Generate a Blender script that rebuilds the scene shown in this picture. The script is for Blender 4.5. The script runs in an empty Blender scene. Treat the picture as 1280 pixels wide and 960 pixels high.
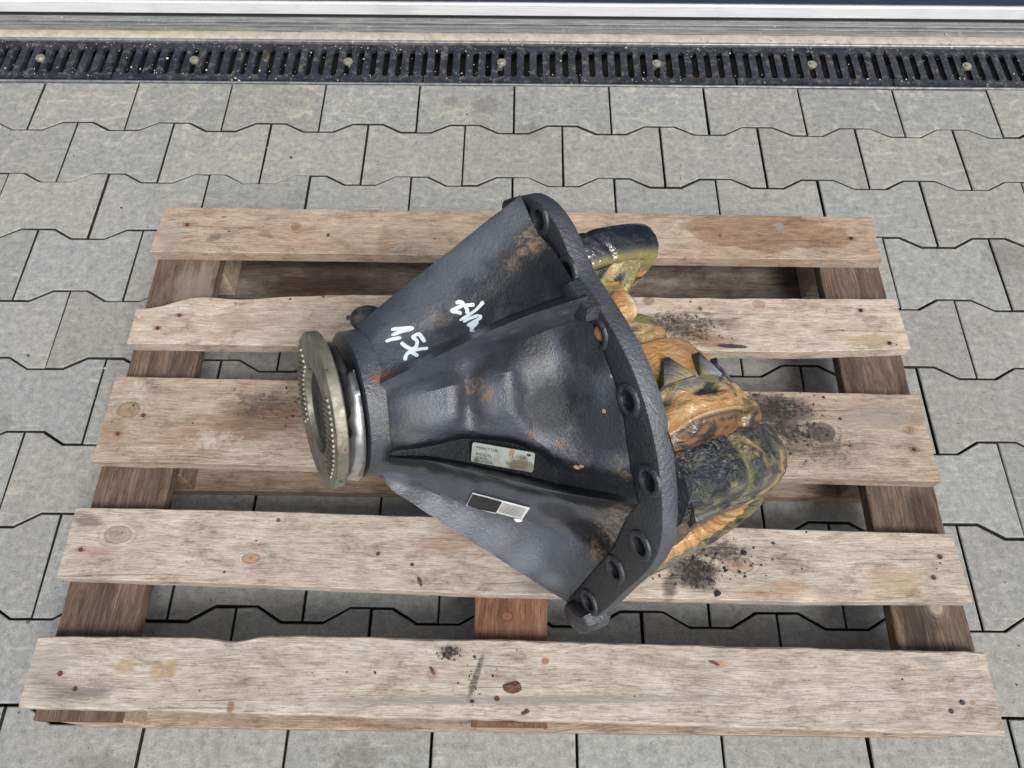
import bpy, bmesh, math, random
from mathutils import Vector, Matrix, noise
from mathutils.bvhtree import BVHTree
C = bpy.context.scene.collection
SC = bpy.context.scene
R = math.radians
random.seed(11)

# ------------------------------------------------------------ camera, sky, sun, exposure
cd = bpy.data.cameras.new('camera'); cam = bpy.data.objects.new('camera', cd); C.objects.link(cam)
cam.location = (0.01207524, -1.34783577, 1.18352015)
cam.rotation_euler = (0.48157267, 0.00030785, 0.01223431)
cd.sensor_width = 36.0; cd.lens = 980.0/1280.0*36.0; cd.clip_start = 0.02; cd.clip_end = 800
SC.camera = cam
SUN_EL, SUN_AZ = R(52), R(146)      # azimuth from +y towards +x
wd = bpy.data.worlds.new('World'); SC.world = wd; wd.use_nodes = True
wn = wd.node_tree.nodes; wl = wd.node_tree.links
sky = wn.new('ShaderNodeTexSky'); sky.sky_type = 'NISHITA'; sky.sun_disc = False
sky.sun_elevation = SUN_EL; sky.sun_rotation = SUN_AZ; sky.dust_density = 4.0; sky.air_density = 1.0; sky.ozone_density = 1.0
hs = wn.new('ShaderNodeHueSaturation'); hs.inputs['Saturation'].default_value = 0.34
bg = wn['Background']; bg.inputs['Strength'].default_value = 0.105
wl.new(sky.outputs[0], hs.inputs['Color']); wl.new(hs.outputs[0], bg.inputs['Color'])
sd = bpy.data.lights.new('sun', 'SUN'); sun = bpy.data.objects.new('sun', sd); C.objects.link(sun)
sd.energy = 2.3; sd.angle = R(22); sd.color = (1.0, 0.965, 0.91)
dirv = Vector((math.sin(SUN_AZ)*math.cos(SUN_EL), math.cos(SUN_AZ)*math.cos(SUN_EL), math.sin(SUN_EL)))
sun.rotation_euler = (-dirv).to_track_quat('-Z', 'Y').to_euler(); sun.location = dirv*20
SC.view_settings.view_transform = 'Standard'; SC.view_settings.look = 'None'
SC.view_settings.exposure = 0.46; SC.view_settings.gamma = 1.0

# ------------------------------------------------------------ helpers
def link(o, parent=None):
    C.objects.link(o)
    if parent is not None: o.parent = parent
    return o
def tag(o, label=None, cat=None, group=None, kind=None):
    if label: o['label'] = label
    if cat: o['category'] = cat
    if group: o['group'] = group
    if kind: o['kind'] = kind
    return o
def empty(name, loc=(0, 0, 0)):
    o = bpy.data.objects.new(name, None); o.location = loc; o.empty_display_size = 0.05
    return link(o)
def obj(name, bm, mat, parent=None, smooth=False, loc=None, recalc=True):
    """bm is in world coordinates; the part is stored relative to its parent / loc"""
    off = Vector(loc) if loc is not None else (Vector((0, 0, 0)) if parent is None else None)
    if off is None:
        off = parent.location.copy()
        if parent.parent is not None: off += parent.parent.location
    if off.length > 0: bmesh.ops.translate(bm, verts=bm.verts, vec=-off)
    if recalc: bmesh.ops.recalc_face_normals(bm, faces=bm.faces)
    me = bpy.data.meshes.new(name); bm.to_mesh(me); bm.free()
    if smooth: me.polygons.foreach_set('use_smooth', [True]*len(me.polygons))
    if mat is not None:
        for m in (mat if isinstance(mat, (list, tuple)) else [mat]): me.materials.append(m)
    o = bpy.data.objects.new(name, me); link(o, parent)
    if loc is not None: o.location = Vector(loc)
    return o
def add_box(bm, x0, x1, y0, y1, z0, z1, bev=0.0, seg=1):
    vs = [bm.verts.new((x, y, z)) for x in (x0, x1) for y in (y0, y1) for z in (z0, z1)]
    f = [bm.faces.new([vs[i] for i in q]) for q in ((0, 1, 3, 2), (4, 6, 7, 5), (0, 4, 5, 1), (2, 3, 7, 6), (0, 2, 6, 4), (1, 5, 7, 3))]
    if bev > 0:
        es = list({e for q in f for e in q.edges})
        bmesh.ops.bevel(bm, geom=es, offset=bev, segments=seg, profile=0.5, affect='EDGES')
def box_bm(*a, **k):
    bm = bmesh.new(); add_box(bm, *a, **k); return bm
def add_prism(bm, pts, z0, z1):
    lo = [bm.verts.new((x, y, z0)) for x, y in pts]; hi = [bm.verts.new((x, y, z1)) for x, y in pts]
    n = len(pts); bm.faces.new(hi); bm.faces.new(lo[::-1])
    for i in range(n): bm.faces.new((lo[i], lo[(i+1) % n], hi[(i+1) % n], hi[i]))
def add_loft(bm, rings, close=True, cap0=True, cap1=True):
    vr = [[bm.verts.new(p) for p in r] for r in rings]
    n = len(rings[0])
    for a, b in zip(vr[:-1], vr[1:]):
        for i in range(n if close else n-1):
            bm.faces.new((a[i], a[(i+1) % n], b[(i+1) % n], b[i]))
    if cap0: bm.faces.new(vr[0][::-1])
    if cap1: bm.faces.new(vr[-1])
    return vr
def smooth_by_angle(o, deg):
    me = o.data; me.polygons.foreach_set('use_smooth', [True]*len(me.polygons))
    bm = bmesh.new(); bm.from_mesh(me); lim = R(deg)
    for e in bm.edges:
        e.smooth = not (len(e.link_faces) == 2 and e.calc_face_angle(0) > lim)
    bm.to_mesh(me); bm.free()
def fbm(p, n=4):
    return noise.fractal(p, 1.0, 2.0, n)

# ------------------------------------------------------------ node materials
class NM:
    def __init__(s, name):
        s.m = bpy.data.materials.new(name); s.m.use_nodes = True
        s.t = s.m.node_tree; s.n = s.t.nodes; s.l = s.t.links
        s.b = s.n['Principled BSDF']
        s.tc = s.n.new('ShaderNodeTexCoord')
    def put(s, sock, v):
        if hasattr(v, 'is_output'): s.l.new(v, sock)
        elif isinstance(v, (tuple, list)):
            sock.default_value = (*v, 1.0) if len(v) == 3 and sock.type == 'RGBA' else v
        else: sock.default_value = v
    def math(s, op, a, b=None, c=None, clamp=False):
        n = s.n.new('ShaderNodeMath'); n.operation = op; n.use_clamp = clamp
        for i, v in enumerate((a, b, c)):
            if v is not None: s.put(n.inputs[i], v)
        return n.outputs[0]
    def vmath(s, op, a, b=None):
        n = s.n.new('ShaderNodeVectorMath'); n.operation = op
        s.put(n.inputs[0], a)
        if b is not None: s.put(n.inputs[1], b)
        return n.outputs['Value'] if op in ('LENGTH', 'DOT_PRODUCT') else n.outputs[0]
    def mapping(s, v, loc=(0, 0, 0), rot=(0, 0, 0), scale=(1, 1, 1)):
        n = s.n.new('ShaderNodeMapping'); s.l.new(v, n.inputs[0])
        n.inputs[1].default_value = loc; n.inputs[2].default_value = rot; n.inputs[3].default_value = scale
        return n.outputs[0]
    def noise(s, v, scale, detail=4, rough=0.55, dist=0.0, color=False):
        n = s.n.new('ShaderNodeTexNoise'); s.l.new(v, n.inputs['Vector'])
        n.inputs['Scale'].default_value = scale; n.inputs['Detail'].default_value = detail
        n.inputs['Roughness'].default_value = rough; n.inputs['Distortion'].default_value = dist
        return n.outputs['Color'] if color else n.outputs['Fac']
    def voro(s, v, scale, feat='F1', out='Distance', rnd=1.0):
        n = s.n.new('ShaderNodeTexVoronoi'); n.feature = feat; s.l.new(v, n.inputs['Vector']); n.inputs['Scale'].default_value = scale
        n.inputs['Randomness'].default_value = rnd
        return n.outputs[out]
    def ramp(s, f, stops, interp='LINEAR'):
        n = s.n.new('ShaderNodeValToRGB'); s.put(n.inputs[0], f); cr = n.color_ramp; cr.interpolation = interp
        while len(cr.elements) < len(stops): cr.elements.new(0.5)
        for e, (p, c) in zip(cr.elements, stops):
            e.position = p; e.color = (*c, 1) if isinstance(c, (tuple, list)) else (c, c, c, 1)
        return n.outputs[0]
    def step(s, f, lo, hi):
        n = s.n.new('ShaderNodeMapRange'); n.interpolation_type = 'SMOOTHSTEP'; n.clamp = True
        s.put(n.inputs[0], f); n.inputs[1].default_value = lo; n.inputs[2].default_value = hi
        n.inputs[3].default_value = 0; n.inputs[4].default_value = 1
        return n.outputs[0]
    def mix(s, f, a, b, mode='MIX'):
        n = s.n.new('ShaderNodeMix'); n.data_type = 'RGBA'; n.blend_type = mode
        s.put(n.inputs[0], f); s.put(n.inputs[6], a); s.put(n.inputs[7], b)
        return n.outputs[2]
    def bump(s, h, strength=0.3, dist=0.002, normal=None):
        n = s.n.new('ShaderNodeBump'); s.put(n.inputs['Height'], h)
        n.inputs['Strength'].default_value = strength; n.inputs['Distance'].default_value = dist
        if normal is not None: s.l.new(normal, n.inputs['Normal'])
        return n.outputs[0]
    def out(s, color=None, rough=None, metal=None, normal=None, spec=None, **kw):
        for k, v in (('Base Color', color), ('Roughness', rough), ('Metallic', metal), ('Normal', normal), ('Specular IOR Level', spec)):
            if v is not None: s.put(s.b.inputs[k], v)
        for k, v in kw.items(): s.put(s.b.inputs[k], v)
        return s.m
    def blob(s, v, c, r, rot=0.0, wob=None, wamp=0.5, edge=(0.6, 1.0)):
        """1 inside an ellipse (rx, ry[, rz]) round c, 0 outside; wob = noise output that ruffles the edge"""
        d = s.vmath('SUBTRACT', v, tuple(c))
        if rot: 
            n = s.n.new('ShaderNodeVectorRotate'); n.rotation_type = 'Z_AXIS'; s.l.new(d, n.inputs[0]); n.inputs['Angle'].default_value = -rot; d = n.outputs[0]
        d = s.vmath('MULTIPLY', d, tuple(1.0/q if q else 0.0 for q in r))
        L = s.vmath('LENGTH', d)
        if wob is not None: L = s.math('ADD', L, s.math('MULTIPLY', s.math('SUBTRACT', wob, 0.5), wamp*2))
        return s.math('SUBTRACT', 1.0, s.step(L, *edge))

def mat_paver():
    k = NM('concrete_paver')
    oi = k.n.new('ShaderNodeObjectInfo')
    rv = k.math('MULTIPLY', oi.outputs['Random'], 37.0)
    off = k.n.new('ShaderNodeCombineXYZ'); k.l.new(rv, off.inputs[0]); k.l.new(k.math('MULTIPLY', oi.outputs['Random'], 91.0), off.inputs[1])
    p = k.vmath('ADD', k.tc.outputs['Object'], off.outputs[0])
    g = k.n.new('ShaderNodeNewGeometry').outputs['Position']
    fine = k.noise(p, 900, 3, 0.7); mid = k.noise(p, 60, 5, 0.6); big = k.noise(p, 9, 3, 0.55)
    col = k.mix(k.step(mid, 0.28, 0.75), (0.225, 0.232, 0.234), (0.30, 0.305, 0.298))
    tone = k.math('ADD', 0.92, k.math('MULTIPLY', oi.outputs['Random'], 0.15))
    col = k.mix(1.0, col, tone, 'MULTIPLY'); col = k.mix(k.math('FRACT', k.math('MULTIPLY', oi.outputs['Random'], 7.3)), k.mix(1.0, col, (0.98, 1.0, 1.01), 'MULTIPLY'), k.mix(1.0, col, (1.025, 1.0, .965), 'MULTIPLY'))
    col = k.mix(k.math('MULTIPLY', k.step(big, 0.52, 0.76), 0.30), col, (0.165, 0.168, 0.16))
    # pale lime and trowel scratches, each in its own direction
    for i, (rot, sc, lo, hi, am) in enumerate(((0.5, 16, 0.565, 0.70, .75), (-0.75, 11, 0.58, 0.72, .7), (0.15, 24, 0.58, 0.70, .6))):
        w = k.mapping(p, (i*3.1, i, 0), (0, 0, rot), (0.55, 5.5, 1))
        st = k.step(k.noise(w, sc, 5, 0.62, 0.6), lo, hi)
        st = k.math('MULTIPLY', st, k.step(k.noise(p, 17+i*5, 3, 0.5), 0.45, 0.62))
        st = k.math('MULTIPLY', st, k.step(fine, 0.3, 0.62))
        col = k.mix(k.math('MULTIPLY', st, am), col, (0.50, 0.475, 0.41))
    # sandy film close to the drain
    yy = k.n.new('ShaderNodeSeparateXYZ'); k.l.new(g, yy.inputs[0])
    sand = k.math('MULTIPLY', k.step(yy.outputs[1], -0.55, 0.0), k.step(k.noise(g, 26, 7, 0.74, 0.8), 0.50, 0.68))
    col = k.mix(k.math('MULTIPLY', sand, 0.6), col, (0.47, 0.44, 0.37))
    # damp spots and specks
    dk = k.blob(g, (-.435, -.905, 0), (.05, .035, 0), 0, k.noise(g, 45, 4, 0.6), 0.5)
    for c, r in (((0.03, -0.145, 0), (.03, .03, 0)), ((.86, -.215, 0), (.012, .02, 0)), ((-.06, -.075, 0), (.035, .03, 0)), ((-.13, -.06, 0), (.02, .018, 0)), ((-.55, -1.33, 0), (.06, .03, 0)),
                 ((-.2, -1.31, 0), (.04, .025, 0)), ((.92, -.45, 0), (.05, .04, 0)), ((-.85, -.82, 0), (.03, .03, 0))):
        dk = k.math('MAXIMUM', dk, k.math('MULTIPLY', k.blob(g, c, r, 0, k.noise(g, 70, 4, 0.6), 0.7), 0.55))
    col = k.mix(k.math('MULTIPLY', dk, 0.62), col, (0.105, 0.10, 0.092))
    sp = k.step(k.voro(g, 210), 0.16, 0.10); sp = k.math('MULTIPLY', sp, k.step(k.noise(g, 35, 2), 0.52, 0.6))
    sp2 = k.math('MULTIPLY', k.math('SUBTRACT', 1.0, k.step(k.voro(k.mapping(g, (3, 1, 0)), 120), 0.08, 0.16)), k.step(k.noise(g, 20, 2), 0.5, 0.58))
    col = k.mix(k.math('MULTIPLY', sp2, 0.5), col, (0.50, 0.48, 0.44))
    sp3 = k.math('MULTIPLY', k.math('SUBTRACT', 1.0, k.step(k.voro(k.mapping(g, (7, 4, 0)), 62), 0.06, 0.12)), k.step(k.noise(k.mapping(g, (5, 5, 0)), 14, 2), 0.5, 0.58))
    col = k.mix(k.math('MULTIPLY', sp3, 0.6), col, (0.09, 0.088, 0.082))
    col = k.mix(k.math('MULTIPLY', k.step(fine, 0.6, 0.75), 0.22), col, (0.46, 0.45, 0.42))
    col = k.mix(k.math('MULTIPLY', k.math('SUBTRACT', 1.0, k.step(fine, 0.28, 0.42)), 0.3), col, (0.12, 0.12, 0.12))
    gr = k.noise(p, 420, 5, 0.8); gm = k.noise(p, 95, 6, 0.75)
    col = k.mix(1.0, col, k.ramp(gr, [(0.30, (.66, .66, .66)), (0.5, (1.0, 1.0, 1.0)), (0.72, (1.32, 1.31, 1.29))]), 'MULTIPLY')
    col = k.mix(1.0, col, k.ramp(gm, [(0.30, (.72, .72, .71)), (0.5, (1.0, 1.0, 1.0)), (0.70, (1.24, 1.23, 1.20))]), 'MULTIPLY')
    h = k.math('ADD', k.math('MULTIPLY', fine, 0.55), k.math('MULTIPLY', mid, 0.5))
    return k.out(col, 0.86, 0, k.bump(h, 0.55, 0.0016), 0.3)

def mat_plain(name, col, rough=0.7, metal=0.0, var=0.25, scale=40, bump=0.2, col2=None, spec=None):
    k = NM(name); p = k.tc.outputs['Object']
    n = k.noise(p, scale, 5, 0.6); f = k.noise(p, scale*12, 3, 0.6)
    c2 = col2 or tuple(max(0, q*(1-var)) for q in col)
    c = k.mix(k.step(n, 0.3, 0.7), col, c2)
    return k.out(c, rough, metal, k.bump(k.math('ADD', k.math('MULTIPLY', f, .5), n), bump, 0.001), spec)

GREY, PALE, BROWN, DARK = (0.35, 0.31, 0.265), (0.52, 0.435, 0.355), (0.27, 0.17, 0.10), (0.045, 0.033, 0.026)
def mat_wood(name, base, base2, seed, marks=(), weather=0.5, grain=0.5, axis='x', rough=0.82, wet=()):
    """sawn board; grain runs along the board's local x (or y). marks: (kind, x, y, rx, ry, rot, colour, amount)"""
    k = NM(name); p = k.tc.outputs['Object']
    if axis == 'y':
        p = k.mapping(p, (0, 0, 0), (0, 0, R(90)))
    q = k.vmath('ADD', p, (seed*1.37, seed*0.71, seed*0.43))
    # knots bend the grain round themselves
    warp = None
    for m in marks:
        if m[0] == 'knot':
            b = k.blob(p, (m[1], m[2], 0), (m[3]*3.2, m[4]*2.6, 0), 0, None, 0, (0.0, 1.0))
            sx = k.n.new('ShaderNodeSeparateXYZ'); k.l.new(p, sx.inputs[0])
            w = k.math('MULTIPLY', b, k.math('MULTIPLY', k.math('SUBTRACT', sx.outputs[1], m[2]), -0.75))
            warp = w if warp is None else k.math('ADD', warp, w)
    if warp is not None:
        cw = k.n.new('ShaderNodeCombineXYZ'); k.l.new(warp, cw.inputs[1]); q = k.vmath('ADD', q, cw.outputs[0])
    wob = k.noise(k.mapping(q, scale=(1.4, 4, 4)), 4, 3, 0.5, color=True)
    q2 = k.vmath('ADD', q, k.vmath('MULTIPLY', k.vmath('SUBTRACT', wob, (.5, .5, .5)), (0.0, 0.022, 0.012)))
    fib = k.noise(k.mapping(q2, scale=(3.5, 130, 130)), 5, 5, 0.7)          # fibres
    ring = k.noise(k.mapping(q2, scale=(0.55, 22, 22)), 4.2, 3, 0.55)        # growth bands
    saw = k.noise(k.mapping(q, rot=(0, 0, R(72)), scale=(6, 170, 60)), 3, 2, 0.5)   # saw marks across
    blot = k.noise(k.mapping(q, scale=(1, 2.2, 2)), 9, 5, 0.6)
    col = k.mix(k.math('MULTIPLY', k.step(ring, 0.34, 0.68), 0.75), base, base2)
    col = k.mix(k.math('MULTIPLY', k.step(k.noise(q, 7, 4, 0.6), 0.42, 0.68), 0.55*weather), col, tuple(c*0.72 for c in GREY))
    col = k.mix(k.math('MULTIPLY', k.step(fib, 0.40, 0.78), grain), col, tuple(c*0.56 for c in base2))
    col = k.mix(k.math('MULTIPLY', k.step(fib, 0.50, 0.25), 0.35*grain), col, tuple(min(1, c*1.25) for c in base))
    col = k.mix(k.math('MULTIPLY', k.step(blot, 0.46, 0.68), weather), col, GREY)
    crack = k.math('MULTIPLY', k.step(k.noise(k.mapping(q2, scale=(0.9, 55, 20)), 3, 2, 0.4), 0.68, 0.715), k.step(blot, 0.35, 0.55))
    col = k.mix(k.math('MULTIPLY', crack, 0.4), col, tuple(c*0.25 for c in base2))
    col = k.mix(k.math('MULTIPLY', k.step(k.noise(k.mapping(q, scale=(.45, 1, 1)), 330, 3, 0.7), 0.56, 0.70), 0.38), col, (0.10, 0.085, 0.075))
    mot = k.noise(k.mapping(q, scale=(.55, 1.3, 1)), 34, 8, 0.78, 0.3); hair = k.noise(k.mapping(q2, scale=(5, 95, 60)), 7, 6, 0.8)
    col = k.mix(1.0, col, k.ramp(mot, [(0.30, (.44, .40, .37)), (0.47, (.95, .93, .91)), (0.56, (1.06, 1.075, 1.075)), (0.72, (1.33, 1.37, 1.39))]), 'MULTIPLY')
    col = k.mix(1.0, col, k.ramp(hair, [(0.34, (.50, .46, .43)), (0.5, (1.0, 1.0, 1.0)), (0.70, (1.30, 1.30, 1.30))]), 'MULTIPLY')
    n1 = k.noise(q, 55, 6, 0.68); n2 = k.noise(k.mapping(q, scale=(1, 3, 1)), 22, 5, 0.65)
    hh = k.math('MULTIPLY', crack, -1.2)
    for m in marks:
        kind, x, y, rx, ry, rot, mc, am = m
        if kind == 'stain':
            b = k.blob(p, (x, y, 0), (rx, ry, 0), rot, n2, 0.75, (0.45, 1.15))
            b = k.math('MULTIPLY', b, k.step(k.math('ADD', fib, k.math('MULTIPLY', n2, 0.3)), 0.34, 0.70))
            col = k.mix(k.math('MULTIPLY', b, am), col, mc)
        elif kind == 'wet':           # smooth damp area with a hard tide line
            b = k.blob(p, (x, y, 0), (rx, ry, 0), rot, k.noise(q, 16, 3, 0.5), 0.45, (0.88, 1.0))
            col = k.mix(k.math('MULTIPLY', b, am), col, k.mix(0.6, col, mc, 'MULTIPLY'))
        elif kind == 'dirt':          # black crumbs
            b = k.blob(p, (x, y, 0), (rx, ry, 0), rot, n1, 0.6, (0.1, 1.2))
            b1 = k.step(k.math('ADD', k.math('MULTIPLY', b, 0.34), k.noise(q, 150, 6, 0.78, 0.4)), 0.70, 0.86)
            b2 = k.math('MULTIPLY', k.step(k.math('ADD', k.math('MULTIPLY', b, 0.4), k.noise(q, 40, 5, 0.7)), 0.62, 0.95), 0.55)
            col = k.mix(k.math('MULTIPLY', b2, am), col, tuple(c*2.2 for c in mc))
            col = k.mix(k.math('MULTIPLY', b1, am), col, mc)
        elif kind == 'pale':
            b = k.blob(p, (x, y, 0), (rx, ry, 0), rot, n1, 0.6, (0.1, 1.2))
            b = k.math('MULTIPLY', k.step(k.math('ADD', k.math('MULTIPLY', b, 0.36), k.noise(q, 85, 6, 0.75, .5)), 0.66, 1.0), 0.75)
            col = k.mix(k.math('MULTIPLY', b, am), col, mc)
        elif kind == 'spot':
            b = k.blob(p, (x, y, 0), (rx, ry, 0), rot, n1, 0.3, (0.7, 1.0))
            col = k.mix(k.math('MULTIPLY', b, am), col, mc)
        elif kind == 'knot':
            d = k.vmath('MULTIPLY', k.vmath('SUBTRACT', p, (x, y, 0)), (1/rx, 1/ry, 0))
            L = k.math('ADD', k.vmath('LENGTH', d), k.math('MULTIPLY', k.math('SUBTRACT', n1, 0.5), 0.55))
            halo = k.math('SUBTRACT', 1.0, k.step(L, 1.0, 2.6))
            rings = k.math('MULTIPLY', k.step(k.math('SINE', k.math('MULTIPLY', L, 13.0)), 0.0, 1.0), halo)
            col = k.mix(k.math('MULTIPLY', rings, 0.30), col, tuple(c*0.5 for c in mc))
            col = k.mix(k.math('MULTIPLY', k.math('SUBTRACT', 1.0, k.step(L, 0.55, 1.25)), am*.8), col, mc)
            rim = k.math('MULTIPLY', k.step(L, 0.75, 0.95), k.math('SUBTRACT', 1.0, k.step(L, 1.0, 1.2)))
            col = k.mix(k.math('MULTIPLY', rim, 0.5*am), col, tuple(c*0.3 for c in mc))
            core = k.math('SUBTRACT', 1.0, k.step(L, 0.15, 0.4))
            col = k.mix(k.math('MULTIPLY', core, 0.5*am), col, tuple(c*0.35 for c in mc))
    h = k.math('ADD', k.math('ADD', k.math('MULTIPLY', fib, 0.8), hh), k.math('ADD', k.math('MULTIPLY', saw, 0.25), k.math('MULTIPLY', ring, 0.3)))
    return k.out(col, rough, 0, k.bump(h, 0.6, 0.0014), 0.25)
# ------------------------------------------------------------ setting: ground, paving
M_PAVER = mat_paver()
M_SAND = mat_plain('joint_sand', (0.045, 0.042, 0.036), 0.95, 0, 0.5, 60, 0.6)
bm = bmesh.new()
for y0, y1 in ((-150, -0.006), (0.121, 150)):
    bm.faces.new([bm.verts.new(p) for p in ((-150, y0, -0.026), (150, y0, -0.026), (150, y1, -0.026), (-150, y1, -0.026))])
tag(obj('ground', bm, M_SAND), 'dark bedding sand showing in the joints between grey pavers', 'ground', None, 'structure')

RP, WH_, G = 0.1396867, 0.0218743, 0.0019
def paver_bm(rnd, first=False, thick=0.05, ch=0.0014):
    hp, hw = RP/2, WH_/2
    def j(): return rnd.uniform(-0.0005, 0.0005)
    bot = [(-.1, -hp-hw), (-.069, -hp-hw), (-.031, -hp+hw), (.031, -hp+hw), (.069, -hp-hw), (.1, -hp-hw)]
    if first: top = [(.1, hp-.0135), (-.1, hp-.0135)]
    else: top = [(.1, hp+hw), (.069, hp+hw), (.031, hp-hw), (-.031, hp-hw), (-.069, hp+hw), (-.1, hp+hw)]
    pts = [(x+j(), y+j()) for x, y in bot+top]
    n = len(pts)
    def inset(d):
        o = []
        for i in range(n):
            a, b, c = Vector(pts[i-1]), Vector(pts[i]), Vector(pts[(i+1) % n])
            e1, e2 = (b-a).normalized(), (c-b).normalized()
            n1, n2 = Vector((-e1.y, e1.x)), Vector((-e2.y, e2.x))
            m = (n1+n2); m = m/m.dot(n1) if abs(m.dot(n1)) > 0.2 else n1
            o.append(b+m*d)
        return o
    bm = bmesh.new()
    r0 = inset(G); r1 = inset(G+ch)
    add_loft(bm, [[(p.x, p.y, -thick) for p in r0], [(p.x, p.y, -ch) for p in r0], [(p.x, p.y, 0.0) for p in r1]])
    return bm
pav = empty('pavement', (0, 0, 0)); tag(pav, 'grey interlocking concrete block paving under the wooden pallet', 'pavement', None, 'structure')
rnd = random.Random(4)
def mesh_from(bm, name, mat):
    bmesh.ops.recalc_face_normals(bm, faces=bm.faces)
    if name == 'paver':
        for f in bm.faces: f.material_index = 1 if abs(f.normal.z) < .4 else 0
    me = bpy.data.meshes.new(name); bm.to_mesh(me); bm.free(); me.materials.append(mat)
    if name == 'paver': me.materials.append(M_SAND)
    return me
PV = [mesh_from(paver_bm(rnd), 'paver', M_PAVER) for _ in range(6)]
PF = [mesh_from(paver_bm(rnd, True), 'paver', M_PAVER) for _ in range(3)]
far = bmesh.new()
def paver_spots():
    for row in range(1, 38):
        for i in range(-24, 25):
            x = 0.2*i + (0.1 if row % 2 == 1 else 0.0)
            yield row, x, -RP*(row-0.5)
for row, x, y in paver_spots():
    near = row <= 13 and abs(x) < 1.75
    rz, rx, ry, dz = rnd.gauss(0, .0012), rnd.gauss(0, .003), rnd.gauss(0, .003), rnd.gauss(0, .0007)
    if near:
        o = bpy.data.objects.new('paver', rnd.choice(PF if row == 1 else PV))
        o.location = (x+rnd.gauss(0, .0004), y+rnd.gauss(0, .0004), dz); o.rotation_euler = (rx, ry, rz)
        link(o, pav)
    else:
        b = paver_bm(rnd, row == 1); tmp = bpy.data.meshes.new('t'); 
        bmesh.ops.translate(b, verts=b.verts, vec=(x, y, dz)); b.to_mesh(tmp); b.free(); far.from_mesh(tmp); bpy.data.meshes.remove(tmp)
o = obj('far_pavers', far, M_PAVER, pav); tag(o, kind='stuff')

# ------------------------------------------------------------ drain
def mat_grate():
    k = NM('grate_iron'); p = k.tc.outputs['Object']; oi = k.n.new('ShaderNodeObjectInfo')
    g = k.n.new('ShaderNodeNewGeometry').outputs['Position']
    n = k.noise(g, 55, 6, 0.7); n2 = k.noise(g, 240, 4, 0.7); n3 = k.noise(k.mapping(g, (4, 2, 0)), 14, 4, 0.6)
    c = k.mix(k.step(n3, 0.35, 0.65), (0.012, 0.016, 0.024), (0.030, 0.035, 0.046))
    c = k.mix(k.math('MULTIPLY', k.step(n, 0.50, 0.70), 0.6), c, (0.20, 0.19, 0.17))
    c = k.mix(k.math('MULTIPLY', k.step(n2, 0.62, 0.72), 0.6), c, (0.42, 0.39, 0.33))
    c = k.mix(k.math('MULTIPLY', k.step(k.noise(k.mapping(g, (1, 9, 0)), 17, 5, 0.65), 0.62, 0.72), 0.6), c, (0.17, 0.075, 0.035))
    return k.out(c, 0.55, 0, k.bump(k.math('ADD', n, n2), 0.4, 0.001), 0.4)
M_GRATE = mat_grate()
M_GALV = mat_plain('galvanised_edge', (0.34, 0.36, 0.38), 0.5, 0.5, 0.45, 70, 0.15)
M_RUST = mat_plain('rusty_edge', (0.16, 0.075, 0.04), 0.8, 0.1, 0.5, 60, 0.3, (0.10, 0.085, 0.075))
M_CHAN = mat_plain('channel_inside', (0.035, 0.034, 0.033), 0.9, 0, 0.5, 30, 0.4)
M_BOLT = mat_plain('zinc_bolt', (0.50, 0.48, 0.42), 0.4, 0.6, 0.3, 300, 0.2)
dr = empty('drainage_channel', (0, 0.055, 0)); tag(dr, 'long drainage channel with dark slotted cast iron grates along the doorway', 'drain')
bm = bmesh.new()
X0, X1 = -4.6, 4.6
add_box(bm, X0, X1, -0.0055, -0.0035, -0.14, -0.0225); add_box(bm, X0, X1, 0.1135, 0.1155, -0.14, -0.0225); add_box(bm, X0, X1, -0.0035, 0.1135, -0.14, -0.137)
obj('channel_trough', bm, M_CHAN, dr)
obj('frame_edge', box_bm(X0, X1, -0.0125, -0.0080, -0.022, 0.0012, 0.0006), M_GALV, dr)
obj('frame_edge', box_bm(X0, X1, 0.1155, 0.1225, -0.022, 0.0030, 0.0010), M_GALV, dr)
obj('rust_strip', box_bm(X0, X1, -0.0078, -0.0042, -0.022, -0.0035), M_RUST, dr)
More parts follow.
